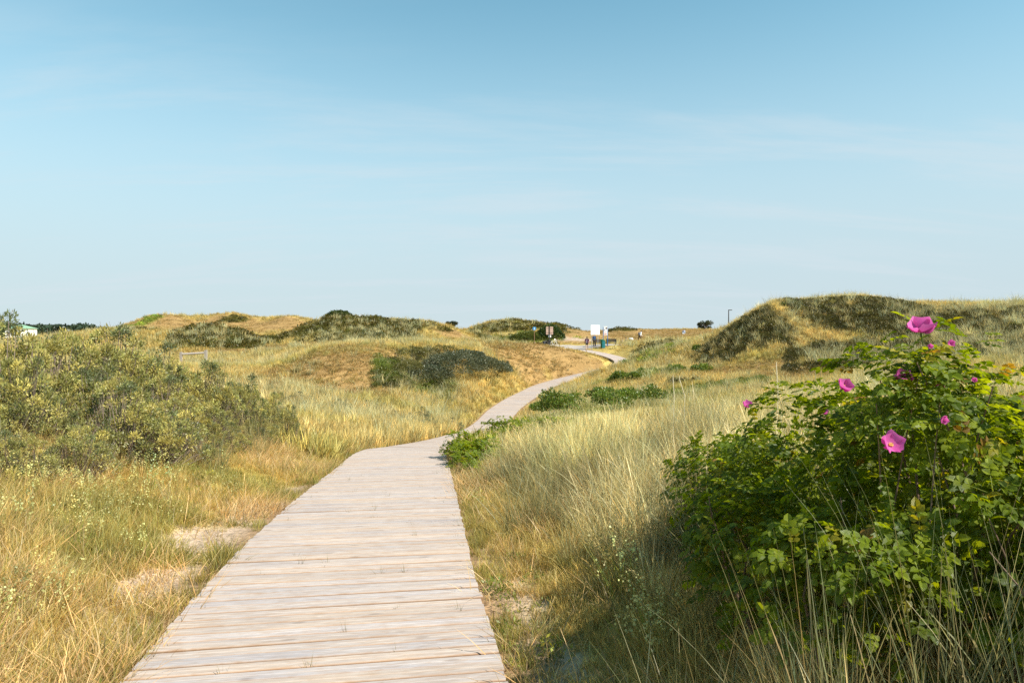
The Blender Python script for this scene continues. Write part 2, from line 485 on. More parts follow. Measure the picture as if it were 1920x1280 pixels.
# ------------------------------------------------------------------ terrain: heights from points seen in the photograph
G = []
def g3(*pts): G.extend(pts)
def gp(*pts): G.extend([at(*p) for p in pts])
for k in range(2, len(ST) - 1):
    x, y, z = ST[k]
    G.append((x - 1.3, y, z - 0.07)); G.append((x + 1.3, y, z - 0.07))
g3((-3, 3, .02), (-5, 4.5, .16), (-7, 6, .28), (-10, 9, .38), (-6.5, 8.3, .28), (-4.2, 7.5, -.08), (-4.4, 10, -.28), (-4.4, 12, -.48), (-7, 12, -.05),
   (-10, 13, .2), (-15, 16, .1), (-5.2, 15, -.85), (-8, 17, -.6), (-5, 20, -1.3), (-10, 22, -1.1), (-18, 25, -.6), (-5.5, 26, -2.0), (-12, 32, -1.7), (-22, 36, -1.1),
   (-4.5, 32, -2.7), (-4.0, 38, -3.1), (-9, 38, -2.3), (-4.5, 44, -2.8))
g3((.75, 2.2, .0), (1.6, 2, .12), (2.6, 2.6, .25), (4, 3.5, .3), (1.2, 4.2, -.02), (2.0, 5.0, .0), (4, 6, .1), (.5, 6, -.22), (.0, 9, -.46), (1.2, 10, -.36),
   (3.5, 10, -.12), (7, 10, .1), (.0, 13, -.8), (2, 14, -.65), (6, 14, -.3), (11, 14, .0), (1.2, 18, -1.3), (4.5, 20, -1.25), (10, 22, -.85), (17, 22, -.4),
   (2, 28, -2.3), (7, 30, -1.9), (14, 30, -1.2), (3, 38, -2.9), (8, 40, -2.1), (5, 48, -2.6), (10, 52, -2.0), (8, 60, -2.2), (13, 62, -1.7),
   (-3, -4, .15), (3, -4, .3), (-8, -4, .4), (8, -4, .4), (-3, 0, .05), (2, 0, .1), (-8, 1, .35), (7, 0, .3))
gp((420, 690, 48), (350, 688, 58), (250, 690, 46), (450, 662, 70), (500, 692, 50), (560, 735, 34), (480, 722, 36), (300, 672, 66),
   (600, 658, 46), (680, 650, 49), (560, 682, 44), (640, 700, 41), (700, 735, 37), (620, 745, 33), (780, 649, 53), (530, 700, 43),
   (840, 668, 51), (850, 722, 44), (945, 700, 53), (740, 700, 42), (900, 657, 56),
   (1000, 656, 67), (1080, 657, 77), (1050, 665, 69), (1000, 682, 61), (1100, 682, 69), (950, 656, 61), (1120, 667, 76),
   (700, 645, 66), (900, 646, 76), (600, 650, 66), (500, 656, 72), (800, 644, 66),
   (600, 641, 80), (520, 641, 85), (700, 641, 80), (800, 640, 82), (880, 637, 89), (560, 634, 85),
   (515, 634, 91), (540, 625, 92), (580, 605, 94), (610, 597, 95), (635, 590, 96), (665, 597, 96), (700, 597, 96), (735, 603, 96), (770, 602, 97), (830, 609, 98), (870, 622, 98), (888, 634, 97),
   (650, 622, 88), (700, 628, 85), (750, 622, 89), (820, 624, 90), (600, 624, 89),
   (230, 614, 116), (240, 611, 117), (270, 597, 120), (300, 588, 121), (345, 598, 121), (375, 607, 121), (430, 586, 126), (465, 599, 124), (487, 607, 122), (530, 593, 122), (575, 602, 120),
   (200, 618, 110), (300, 640, 97), (400, 641, 99), (500, 641, 100), (250, 632, 104), (360, 620, 109), (450, 618, 111), (540, 622, 106),
   (305, 636, 82), (340, 615, 86), (400, 608, 88), (450, 616, 87), (485, 640, 85), (330, 654, 76), (400, 657, 75), (470, 654, 75), (380, 632, 80),
   (400, 634, 95), (265, 622, 95), (250, 645, 80),
   (885, 627, 107), (910, 608, 110), (950, 600, 112), (1000, 604, 112), (1040, 609, 113), (1080, 618, 116), (1100, 623, 118),
   (920, 640, 98), (980, 644, 96), (1040, 641, 97), (960, 621, 104), (1010, 624, 104),
   (1060, 652, 87), (1100, 653, 87.5), (1140, 649, 88), (1100, 641, 98), (1200, 640, 100), (1100, 630, 120), (1250, 634, 112), (1300, 630, 112),
   (1110, 622, 155), (1150, 620, 160), (1250, 618.5, 165), (1350, 618.5, 160), (1450, 618, 160), (1700, 616, 160),
   (1165, 614, 142), (1130, 622, 142), (1200, 621, 142), (1165, 624, 134),
   (1180, 656, 82), (1200, 651, 80), (1230, 647, 78), (1280, 646, 77), (1320, 647, 75), (1230, 660, 68), (1290, 668, 60),
   (1200, 668, 68), (1280, 690, 50), (1200, 700, 48),
   (1303, 651, 63), (1350, 626, 59), (1400, 598, 55), (1440, 578, 53), (1470, 573, 53), (1500, 576, 54), (1540, 571, 55), (1580, 563, 56), (1620, 559, 57), (1680, 567, 57),
   (1740, 571, 56), (1800, 573, 53), (1920, 574, 49), (2100, 580, 45), (2400, 590, 41), (2900, 600, 34),
   (1380, 645, 51), (1450, 650, 47), (1500, 618, 50), (1600, 618, 49), (1700, 628, 46), (1800, 640, 41), (1920, 650, 37), (2150, 660, 33),
   (1310, 666, 57), (1400, 690, 45), (1450, 705, 39), (1550, 704, 37), (1700, 692, 31), (1900, 692, 28), (2200, 700, 24))
g3((8.6, 61.5, -1.85), (7.4, 60, -2.05), (9.8, 62.5, -1.7))
g3((-5, 62, .0), (-20, 72, .1), (-40, 70, -.7), (-55, 60, -1.0), (-40, 45, -1.0),
   (-32, 112, .6), (-15, 116, .8), (-8, 128, .9), (8, 135, 1.1), (-25, 140, .5),
   (-62, 150, .0), (-45, 152, .2), (-80, 130, -.2), (-75, 100, .0), (-90, 80, -.4), (-60, 90, .2),
   (18, 84, -.1), (26, 84, .1), (34, 84, .2), (45, 72, 1.4), (60, 65, 1.5), (45, 90, .8), (70, 90, 1),
   (0, 185, .2), (30, 190, .4), (60, 190, .3), (-40, 190, -.6), (-100, 190, -1.0), (100, 180, .3), (120, 120, 1.0))
G = np.array(G)

def warp(x, y):
    yy = np.maximum(y, -5.0)
    return np.stack([3.2 * x / (np.abs(yy) + 8.0), 2.2 * np.log(yy + 8.5)], -1)

def tps_fit(P, z, lam=0.0015):
    n = len(P)
    d = np.linalg.norm(P[:, None] - P[None], axis=2)
    K = np.where(d > 0, d * d * np.log(d + 1e-12), 0) + lam * np.eye(n)
    A = np.zeros((n + 3, n + 3)); A[:n, :n] = K
    A[:n, n] = 1; A[:n, n + 1:] = P; A[n, :n] = 1; A[n + 1:, :n] = P.T
    return np.linalg.solve(A, np.concatenate([z, [0, 0, 0]]))
_WP = warp(G[:, 0], G[:, 1])
_TW = tps_fit(_WP, G[:, 2])
def tps(x, y):
    q = warp(x, y)
    q[..., 0] = np.clip(q[..., 0], -4.0, 4.0)
    out = np.empty(len(q))
    for a in range(0, len(q), 20000):
        b = q[a:a + 20000]
        d2 = ((b[:, None] - _WP[None]) ** 2).sum(2)
        out[a:a + 20000] = (0.5 * d2 * np.log(d2 + 1e-12)) @ _TW[:-3] + _TW[-3] + b @ _TW[-2:]
    return out

NX, NY = 470, 520
_sx = np.linspace(-1, 1, NX)
GX = 2.6 * np.sinh(_sx * 7.0)
GX = GX / GX[-1] * 1500
_k = np.linspace(-2.6, 7.15, NY)
GY = 5.0 + 4.2 * np.sinh(_k)
XX, YY = np.meshgrid(GX, GY)
xf, yf = XX.ravel(), YY.ravel()
Z = tps(np.clip(xf, -260, 260), np.clip(yf, -5, 230))
Z = np.clip(Z, -4.2, 5.2)
far = smooth(np.hypot(xf, yf), 185, 300)
Z = Z * (1 - far) - 1.2 * far
dist = np.hypot(xf, yf)
amp = np.clip(0.03 + 0.0045 * dist, 0, 0.35) * (1 - far)
Z += amp * (fbm(xf * 0.55, yf * 0.55, 3, 3) - 0.5) * smooth(dist, 0, 30) * 1.2
Z += (fbm(xf * 1.3, yf * 1.3, 9, 4) - 0.5) * 0.16 * (1 - smooth(dist, 20, 60))
pdv, pz, ps = path_d(xf, yf)
wgt = (1 - smooth(pdv, 1.0, 2.0)) * (yf < 90)
tgt = pz - 0.065 - 0.18 * smooth(yf, 68, 73) * (1 - smooth(yf, 82, 88))
Z = Z * (1 - wgt) + tgt * wgt
ZZ = Z.reshape(NY, NX)

def hgt(x, y):
    x = np.asarray(x, float); y = np.asarray(y, float)
    i = np.clip(np.searchsorted(GX, x) - 1, 0, NX - 2); j = np.clip(np.searchsorted(GY, y) - 1, 0, NY - 2)
    fx = (x - GX[i]) / (GX[i + 1] - GX[i]); fy = (y - GY[j]) / (GY[j + 1] - GY[j])
    return (ZZ[j, i] * (1 - fx) + ZZ[j, i + 1] * fx) * (1 - fy) + (ZZ[j + 1, i] * (1 - fx) + ZZ[j + 1, i + 1] * fx) * fy
def h1(x, y): return float(hgt(np.array([x]), np.array([y]))[0])

# ------------------------------------------------------------------ what grows where (patches in metres, ragged edges)
ZP = []
def zone(kind, u, v, Y, rx, ry, wt=1.0):
    p = at(u, v, Y); ZP.append((kind, p[0], p[1], rx, ry, wt))
for a in [  # dark crowberry and heather mats
    ('heath', 1365, 645, 54, 2.6, 5.0), ('heath', 1400, 625, 52, 2.0, 4), ('heath', 1440, 640, 50, 1.4, 3), ('heath', 1345, 670, 50, 2.5, 3), ('heath', 1620, 590, 53, 5.5, 5.5), ('heath', 1560, 600, 52, 2.2, 4), ('heath', 1740, 610, 48, 6, 6),
    ('heath', 1880, 620, 44, 7, 7), ('heath', 2100, 620, 40, 9, 8), ('heath', 1585, 655, 44, 3.4, 3), ('heath', 1700, 660, 40, 6, 4), ('heath', 1850, 660, 35, 6, 4),
    ('heath', 600, 622, 90, 5.5, 5), ('heath', 690, 628, 86, 8.5, 4.5), ('heath', 640, 606, 93, 2.5, 5), ('heath', 770, 612, 93, 5, 5), ('heath', 735, 622, 88, 3, 3), ('heath', 545, 633, 88, 4, 3), ('heath', 690, 605, 93, 3, 3), ('heath', 620, 640, 80, 4, 1.5), ('heath', 750, 636, 84, 5, 1.6),
    ('heath', 400, 630, 81, 6.5, 4.5), ('heath', 450, 630, 82, 3, 3), ('heath', 265, 634, 92, 3.5, 4), ('heath', 340, 640, 78, 3, 2.5), ('heath', 430, 650, 77, 4, 1.5), ('green', 275, 604, 116, 2.2, 4), ('heath', 440, 598, 122, 2.5, 3),
    ('heath', 920, 615, 107, 5, 4), ('heath', 960, 608, 108, 4, 4), ('heath', 1010, 612, 108, 5, 3.5), ('heath', 950, 632, 100, 5, 2), ('heath', 1060, 617, 112, 3, 3), ('green', 1000, 628, 100, 6, 3),
    ('heath', 1165, 615, 140, 3.5, 4), ('heath', 1250, 641, 77, 3.6, 3.2), ('green', 1270, 650, 71, 3.6, 4), ('green', 1200, 664, 66, 3, 3),
    ('heath', 770, 665, 46, 1.4, 2.6), ('heath', 745, 712, 41, 1.0, 1.6), ('heath', 800, 655, 50, 1.6, 2.4), ('green', 790, 690, 44, 2.2, 4),
    ('green', 1200, 698, 48, 2.6, 3.4), ('green', 1120, 738, 31, 4.2, 4), ('green', 1220, 725, 36, 3.5, 3), ('green', 1040, 758, 28, 2, 2), ('green', 1330, 700, 38, 3, 2), ('heath', 1290, 700, 42, 1.3, 1.2), ('heath', 1170, 690, 55, 1.6, 1.6),
    ('brown', 630, 690, 41, 4.6, 6.0), ('brown', 560, 690, 43, 2.2, 3.5), ('brown', 680, 665, 46, 3, 4), ('brown', 1030, 662, 68, 7.5, 7), ('brown', 980, 680, 60, 3.5, 4),
    ('brown', 300, 605, 118, 8, 6), ('brown', 360, 612, 113, 7, 7), ('brown', 430, 605, 119, 9, 8), ('brown', 520, 610, 116, 9, 8), ('brown', 590, 612, 110, 6, 6), ('brown', 500, 640, 98, 10, 5),
    ('brown', 560, 646, 74, 9, 5), ('brown', 460, 645, 90, 12, 6), ('brown', 700, 646, 66, 8, 4), ('brown', 850, 630, 92, 4.5, 5), ('brown', 830, 641, 78, 10, 4), ('brown', 960, 646, 74, 8, 4), ('brown', 705, 604, 95, 1.6, 3),
    ('brown', 370, 658, 72, 3, 2), ('brown', 1300, 626, 130, 45, 28), ('brown', 1120, 634, 112, 14, 14), ('brown', 1060, 640, 100, 6, 5), ('brown', 1090, 620, 120, 5, 4), ('brown', 1200, 620, 150, 40, 12),
    ('brown', 1500, 690, 39, 2.5, 3), ('brown', 1560, 695, 38, 3, 2.5), ('brown', 1370, 690, 45, 2, 2), ('brown', 1440, 685, 43, 2, 2), ('brown', 480, 830, 12.5, .5, .6),
    ('sand', 495, 915, 7.6, 0.39, 0.58), ('sand', 400, 962, 6.2, 0.55, 0.51), ('sand', 300, 1065, 4.9, 0.47, 0.51), ('sand', 600, 895, 9.0, 0.31, 0.51, .7), ('sand', 40, 1180, 3.9, 0.70, 0.38, .6), ('sand', 560, 880, 9.3, 0.23, 0.51, .8), ('sand', 260, 1150, 4.2, 0.31, 0.38, .6), ('sand', 460, 950, 6.9, 0.31, 0.38, .7),
    ('sand', 955, 1060, 4.6, .26, .5, .8), ('sand', 925, 985, 5.6, .18, .5, .6), ('sand', 1010, 1180, 3.6, .26, .6, .85), ('sand', 1100, 1240, 3.1, .3, .3, .6), ('sand', 1065, 637, 100, 2.6, 2.2), ('sand', 1110, 638, 100, 2.6, 1.6, .8), ('sand', 1285, 690, 50, 1.2, 1.0, .9), ('sand', 700, 830, 19, .6, .8, .5), ('sand', 600, 830, 15.5, .4, .5, .6)]:
    zone(*a)
KINDS = ('heath', 'brown', 'green', 'sand')
def zones(x, y):
    x = np.asarray(x, float); y = np.asarray(y, float)
    ds = np.hypot(x, y)
    sc = np.clip(ds / 25.0, 0.25, 4.0)
    n = fbm(x / sc * 1.1, y / sc * 1.1, 21, 4) - 0.5
    n2 = fbm(x / sc * 4.3, y / sc * 4.3, 27, 3) - 0.5
    out = {k: np.zeros(len(x)) for k in KINDS}
    for kind, cx, cy, rx, ry, wt in ZP:
        m = (np.abs(x - cx) < rx * 1.7) & (np.abs(y - cy) < ry * 1.7)
        if not m.any(): continue
        d = np.hypot((x[m] - cx) / rx, (y[m] - cy) / ry) + n[m] * 1.0 + n2[m] * 0.85
        v = (1 - smooth(d, 0.72, 1.12)) * wt
        out[kind][m] = np.maximum(out[kind][m], v)
    return out

C_STRAW = np.array((0.66, 0.52, 0.215)); C_OLIVE = np.array((0.30, 0.295, 0.052)); C_GOLD = np.array((0.61, 0.455, 0.14))
C_BROWN = np.array((0.31, 0.195, 0.075)); C_HEATH = np.array((0.074, 0.066, 0.013)); C_GREEN = np.array((0.16, 0.195, 0.028))
C_SAND = np.array((0.43, 0.325, 0.235)); C_PALE = np.array((0.70, 0.61, 0.34)); C_MARRAM = np.array((0.37, 0.375, 0.16))

def ground_color(x, y):
    z = zones(x, y)
    n = fbm(x * 0.25, y * 0.25, 41, 4)[:, None]
    d = np.hypot(x, y)
    near = (1 - smooth(d, 9, 30))[:, None]
    c = C_GOLD * (0.56 + 0.22 * n) * (1 - near) + (C_GOLD * 0.5 + C_OLIVE * 0.18) * (0.7 + 0.5 * n) * near
    for k, cc in (('brown', C_BROWN), ('green', C_GREEN * 1.2), ('heath', C_HEATH * 1.3), ('sand', C_SAND)):
        c = c * (1 - z[k][:, None]) + cc * z[k][:, None]
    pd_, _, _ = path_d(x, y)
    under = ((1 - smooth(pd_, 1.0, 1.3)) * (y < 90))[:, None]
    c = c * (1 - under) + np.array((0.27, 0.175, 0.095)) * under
    return c

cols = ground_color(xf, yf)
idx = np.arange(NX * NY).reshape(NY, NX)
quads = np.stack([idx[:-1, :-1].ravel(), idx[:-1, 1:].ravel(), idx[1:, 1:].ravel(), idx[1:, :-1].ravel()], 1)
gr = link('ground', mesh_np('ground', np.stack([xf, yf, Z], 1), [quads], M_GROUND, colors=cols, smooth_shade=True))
tag(gr, 'rolling sand dunes and hollows under dry grass', None, None, 'structure')

# ------------------------------------------------------------------ boardwalk: planks one by one
seg = np.linalg.norm(np.diff(PL, axis=0), axis=1); ARC = np.concatenate([[0], np.cumsum(seg)])
def on_path(s):
    p = np.array([np.interp(s, ARC, PL[:, k]) for k in range(3)])
    q = np.array([np.interp(s + 0.05, ARC, PL[:, k]) for k in range(3)]); r = np.array([np.interp(s - 0.05, ARC, PL[:, k]) for k in range(3)])
    t = q - r; t /= np.linalg.norm(t)
    n = np.array((t[1], -t[0], 0)); n /= np.linalg.norm(n)
    return p, t, n
PITCH_PLANK = 0.108
bw = empty('boardwalk', tuple(at(585, 1280, 3.36)))
BW0 = np.array(bw.location)
tag(bw, 'pale weathered plank boardwalk winding down through the dunes', 'boardwalk', None, 'structure')
def plank_geom(s, rng, detail=True):
    wd = PITCH_PLANK - 0.011 - rng.random() * 0.006
    pts = []
    lo = HALF + rng.normal(0, 0.005); ro = HALF + rng.normal(0, 0.005)
    dz = rng.normal(0, 0.0022); tilt = rng.normal(0, 0.0018)
    fr = []
    for e in (-wd / 2, wd / 2):
        p, t, n = on_path(s + e)
        fr.append((p - n * lo, p + n * ro))
    up = np.array((0, 0, 1.0)); th = 0.032
    (a, b), (c, d) = fr
    a = a + up * (dz - tilt); c = c + up * (dz - tilt); b = b + up * (dz + tilt); d = d + up * (dz + tilt)
    # section across the board: worn rounded edges and a shallow middle groove
    prof = [(0.0, -th), (0.0, -0.008), (0.07, 0.0), (0.46, 0.0), (0.5, -0.003), (0.54, 0.0), (0.93, 0.0), (1.0, -0.008), (1.0, -th)] if detail else \
           [(0.0, -th), (0.0, -0.006), (0.06, 0.0), (0.94, 0.0), (1.0, -0.006), (1.0, -th)]
    V = []; UV = []
    ou, ov = rng.random() * 40, rng.random() * 40
    for f, z in prof:
        V.append(a * (1 - f) + c * f + up * z); V.append(b * (1 - f) + d * f + up * z)
        UV.append((ou, ov + f * wd)); UV.append((ou + lo + ro, ov + f * wd))
    n = len(prof)
    q = [(2 * i, 2 * i + 1, 2 * i + 3, 2 * i + 2) for i in range(n - 1)]
    ends = [list(range(0, 2 * n, 2))[::-1], list(range(1, 2 * n, 2))]
    g = 0.82 + 0.12 * rng.random(); wm = rng.normal(0, 0.025)
    tint = np.array([[g * (1 + wm), g, g * (1 - wm * 1.6)]] * len(V))
    for i, (f, z) in enumerate(prof):
        if z < -.0035: tint[2 * i:2 * i + 2] *= np.array((.80, .61, .44))
    return np.array(V), q, ends, np.array(UV), tint
s0 = np.interp(0.6, PL[:, 1], ARC)
NPL = int((ARC[-1] - s0) / PITCH_PLANK)
prng = np.random.default_rng(5)
sv, sq, suv, stint, off = [], [], [], [], 0
for k in range(NPL):
    V, q, ends, UV, tint = plank_geom(s0 + k * PITCH_PLANK, prng, k < 300)
    if k < 300:
        c = V.mean(0)
        me = bpy.data.meshes.new('plank')
        me.from_pydata([tuple(p) for p in (V - c)], [], [tuple(x) for x in q] + [tuple(e) for e in ends])
        ul = me.uv_layers.new(name='UVMap')
        li = np.empty(len(me.loops), np.int32); me.loops.foreach_get('vertex_index', li)
        ul.data.foreach_set('uv', UV[li].astype(np.float32).ravel())
        ta = me.attributes.new('tint', 'FLOAT_COLOR', 'POINT')
        ta.data.foreach_set('color', np.concatenate([tint, np.ones((len(V), 1))], 1).astype(np.float32).ravel())
        me.materials.append(M_BOARD)
        o = link('plank', me, bw, tuple(c - BW0))
    else:
        sv.append(V - BW0); sq.append(np.array(q) + off); suv.append(UV); stint.append(tint); off += len(V)
o = link('far_planks', mesh_np('far_planks', np.concatenate(sv), [np.concatenate(sq)], M_BOARD, colors=np.concatenate(stint), uvs=np.concatenate(suv)), bw)
o['kind'] = 'stuff'
for sgn in (-1, 1):                                     # bearers under the plank ends
    V = []; q = []
    ss = np.arange(s0 - 0.2, ARC[-1] - 0.2, 0.4)
    for i, s in enumerate(ss):
        p, t, n = on_path(s)
        c = p + n * sgn * 0.84
        for a_, z_ in ((-.035, -.034), (.035, -.034), (.035, -.15), (-.035, -.15)):
            V.append(c + n * a_ + np.array((0, 0, z_)) - BW0)
        if i:
            for k in range(4):
                q.append(((i - 1) * 4 + k, (i - 1) * 4 + (k + 1) % 4, i * 4 + (k + 1) % 4, i * 4 + k))
    link('bearer', mesh_np('bearer', np.array(V), [np.array(q)], M_WOODGREY), bw)

# paved landing at the far end of the boardwalk
def strip(name, pts, half, z_off, mat, label):
    P = catmull(np.array(pts, float), 10); T = np.gradient(P, axis=0)
    V = []; q = []
    for i, p in enumerate(P):
        n = np.array((T[i, 1], -T[i, 0])); n /= np.linalg.norm(n)
        hw = half * (0.94 + 0.12 * random.random())
        for k in range(5):
            xy = p[:2] + n * hw * (k / 2 - 1)
            V.append((xy[0], xy[1], h1(*xy) + z_off))
        if i:
            for k in range(4): q.append(((i - 1) * 5 + k, (i - 1) * 5 + k + 1, i * 5 + k + 1, i * 5 + k))
    o = link(name, mesh_np(name, np.array(V), [np.array(q)], mat, smooth_shade=True))
    tag(o, label, None, None, 'structure'); return o
strip('paved_path', [(15, 90.5), (11, 90), (7, 89.6), (3, 90.2), (0.5, 92.5), (-1, 97)], 1.9, 0.05, M_ASPHALT, 'pale paved path by the bicycle and signs')

# ------------------------------------------------------------------ grass tufts (prototypes stay outside the scene, instanced as stuff)
def blades(n, h, spread, lean, curl, width, segs, rng, hvar=0.35, flat=0.0, colvar=0.25, warm=0.5, seed=False, rbase=None):
    V = []; Q = []; T = []; C = []; o = 0
    for i in range(n):
        az = rng.random() * 2 * math.pi
        r0 = (rbase if rbase is not None else spread) * math.sqrt(rng.random())
        b0 = rng.random() * 2 * math.pi
        base = np.array((r0 * math.cos(b0), r0 * math.sin(b0), -0.03))
        L = h * (1 - hvar + 2 * hvar * rng.random())
        d = np.array((math.cos(az), math.sin(az), 0))
        out = np.array((math.cos(b0), math.sin(b0), 0)) * (r0 / max(spread, 1e-3))
        dd = d * 0.65 + out * 0.6
        ln = lean * (0.25 + rng.random())
        cu = curl * (0.2 + 1.3 * rng.random() ** 1.5)
        sd = np.cross(d, (0, 0, 1)); fa = rng.random() * math.pi
        sd = sd * math.cos(fa) + d * math.sin(fa)
        pts = []; ang = ln + flat * rng.random(); p = base.copy()
        for k in range(segs + 1):
            pts.append(p.copy())
            step = L / segs
            p = p + (dd * math.sin(ang) + np.array((0, 0, 1)) * math.cos(ang)) * step
            ang = min(ang + cu / segs, 2.5)
        wv = width * (0.7 + 0.6 * rng.random())
        hd = seed and rng.random() < seed
        g = 1 - colvar + 2 * colvar * rng.random(); wm = rng.normal(0, 0.13) * warm
        cb = np.array((g * (1 + wm), g, g * (1 - wm * 1.5)))
        if hd: cb = cb * np.array((1.15, 1.0, .95))
        for k in range(segs):
            f = 1 - (k / segs) ** 1.8
            f = max(f, 1.5) if (hd and k == segs - 1) else f
            V.append(pts[k] - sd * wv * f / 2); V.append(pts[k] + sd * wv * f / 2)
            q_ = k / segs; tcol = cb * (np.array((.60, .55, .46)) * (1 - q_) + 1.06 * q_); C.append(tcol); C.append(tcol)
        V.append(pts[-1]); C.append(cb * 1.08)
        for k in range(segs - 1): Q.append((o + 2 * k, o + 2 * k + 1, o + 2 * k + 3, o + 2 * k + 2))
        T.append((o + 2 * segs - 2, o + 2 * segs - 1, o + 2 * segs))
        o += 2 * segs + 1
    return np.array(V), Q, T, np.clip(np.array(C), 0.05, 3)

def proto(name, V, Q, T, C, mat=None):
    f = []
    if len(Q): f.append(np.array(Q))
    if len(T): f.append(np.array(T))
    me = mesh_np(name, V, f, mat or M_GRASS)
    a = me.attributes.new('blade', 'FLOAT_COLOR', 'POINT')
    c = np.ones((len(V), 4), np.float32); c[:, :3] = C
    a.data.foreach_set('color', c.ravel())
    return bpy.data.objects.new(name, me)

def clump(n, rad, hh, leaf, rng, colvar=0.3, up=0.5):
    """low cushion of small leaves"""
    V = []; Q = []; C = []
    for i in range(n):
        a = rng.random() * 2 * math.pi; r = rad * math.sqrt(rng.random())
        top = hh * (1 - 0.75 * (r / rad) ** 2)
        p = np.array((r * math.cos(a), r * math.sin(a), top * (0.35 + 0.7 * rng.random())))
        d = rng.normal(0, 1, 3); d[2] = abs(d[2]) + up; d /= np.linalg.norm(d)
        s = np.cross(d, rng.normal(0, 1, 3)); s /= np.linalg.norm(s)
        L = leaf * (0.7 + 0.7 * rng.random())
        o = len(V)
        V += [p, p + d * L * 0.5 + s * L * 0.2, p + d * L, p + d * L * 0.5 - s * L * 0.2]
        Q.append((o, o + 1, o + 2, o + 3))
        g = 1 - colvar + 2 * colvar * rng.random(); wm = rng.normal(0, 0.12)
        C += [np.array((g * (1 + wm), g, g * (1 - wm)))] * 4
    return np.array(V), Q, [], np.clip(np.array(C), 0.05, 3)

def bedstraw(rng):
    V, Q, T, C = blades(9, 0.28, 0.05, 0.35, 0.4, 0.004, 3, rng)
    V = list(V); Q = list(Q); C = [np.array((0.5, 0.55, 0.25))] * len(V)
    heads = [(0.11 * math.sqrt(rng.random()), rng.random() * 6.28, 0.10 + 0.20 * rng.random()) for _ in range(9)]
    for i in range(120):
        r, a, z = heads[i % 9]; r += rng.normal(0, .012); a += rng.normal(0, .12); z += rng.normal(0, .022)
        p = np.array((r * math.cos(a), r * math.sin(a), z)); s = rng.normal(0, 1, 3); s /= np.linalg.norm(s)
        t_ = np.cross(s, rng.normal(0, 1, 3)); t_ /= np.linalg.norm(t_); L = 0.0055 * (0.6 + 0.8 * rng.random())
        o = len(V); V += [p - s * L, p + t_ * L, p + s * L, p - t_ * L]; Q.append((o, o + 1, o + 2, o + 3))
        C += [np.array((1.0, 1.0, 1.0)) * (0.75 + 0.5 * rng.random())] * 4
    return np.array(V), Q, T, np.array(C)

def make_set(cname, items):
    c = bpy.data.collections.new(cname)
    for o in items: c.objects.link(o)
    return c
pr = np.random.default_rng(3)
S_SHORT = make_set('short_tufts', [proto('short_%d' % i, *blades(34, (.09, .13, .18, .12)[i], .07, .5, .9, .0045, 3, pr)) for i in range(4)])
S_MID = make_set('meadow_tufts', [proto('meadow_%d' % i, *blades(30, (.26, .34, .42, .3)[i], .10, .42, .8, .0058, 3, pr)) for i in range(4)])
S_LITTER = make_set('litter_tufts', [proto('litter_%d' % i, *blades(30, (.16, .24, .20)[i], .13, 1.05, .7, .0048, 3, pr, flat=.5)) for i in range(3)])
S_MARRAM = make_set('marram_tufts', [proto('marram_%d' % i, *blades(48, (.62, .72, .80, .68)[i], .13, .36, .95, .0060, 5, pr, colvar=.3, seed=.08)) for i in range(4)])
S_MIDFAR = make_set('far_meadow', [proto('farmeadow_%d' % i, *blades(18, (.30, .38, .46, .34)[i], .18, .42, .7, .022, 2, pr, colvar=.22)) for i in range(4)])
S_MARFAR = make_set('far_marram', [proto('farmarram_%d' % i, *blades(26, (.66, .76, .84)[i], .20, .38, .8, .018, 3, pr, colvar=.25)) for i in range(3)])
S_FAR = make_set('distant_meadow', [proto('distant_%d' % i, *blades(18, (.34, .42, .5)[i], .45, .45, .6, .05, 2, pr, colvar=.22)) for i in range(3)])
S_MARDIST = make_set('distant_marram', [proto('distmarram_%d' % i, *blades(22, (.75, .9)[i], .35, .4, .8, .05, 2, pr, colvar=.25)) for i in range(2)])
S_HEATH = make_set('heath_mats', [proto('heath_%d' % i, *clump(130, .42, .26, .085, pr)) for i in range(3)])
S_HEATHF = make_set('far_heath', [proto('farheath_%d' % i, *clump(70, .8, .45, .22, pr)) for i in range(3)])
S_HERB = make_set('herbs', [proto('herb_%d' % i, *clump(60, .10, .11, .028, pr)) for i in range(3)])
S_BED = make_set('bedstraws', [proto('bedstraw_%d' % i, *bedstraw(pr)) for i in range(3)])

def gn_tree():
    ng = bpy.data.node_groups.new('scatter_tufts', 'GeometryNodeTree')
    ng.interface.new_socket('Geometry', in_out='INPUT', socket_type='NodeSocketGeometry')
    ng.interface.new_socket('Tufts', in_out='INPUT', socket_type='NodeSocketCollection')
    ng.interface.new_socket('Geometry', in_out='OUTPUT', socket_type='NodeSocketGeometry')
    gi = ng.nodes.new('NodeGroupInput'); go = ng.nodes.new('NodeGroupOutput')
    ci = ng.nodes.new('GeometryNodeCollectionInfo'); ci.inputs['Separate Children'].default_value = True
    ci.inputs['Reset Children'].default_value = True
    ip = ng.nodes.new('GeometryNodeInstanceOnPoints'); ip.inputs['Pick Instance'].default_value = True
    L = ng.links.new
    L(gi.outputs['Tufts'], ci.inputs['Collection']); L(gi.outputs['Geometry'], ip.inputs['Points']); L(ci.outputs[0], ip.inputs['Instance'])
    def attr(nm, ty):
        n = ng.nodes.new('GeometryNodeInputNamedAttribute'); n.data_type = ty; n.inputs['Name'].default_value = nm
        return [o for o in n.outputs if o.enabled and o.name == 'Attribute'][0]
    er = ng.nodes.new('FunctionNodeEulerToRotation')
    L(attr('rot', 'FLOAT_VECTOR'), er.inputs[0]); L(er.outputs[0], ip.inputs['Rotation'])
    L(attr('scl', 'FLOAT_VECTOR'), ip.inputs['Scale']); L(attr('idx', 'INT'), ip.inputs['Instance Index'])
    L(ip.outputs[0], go.inputs[0])
    return ng
NG = gn_tree()

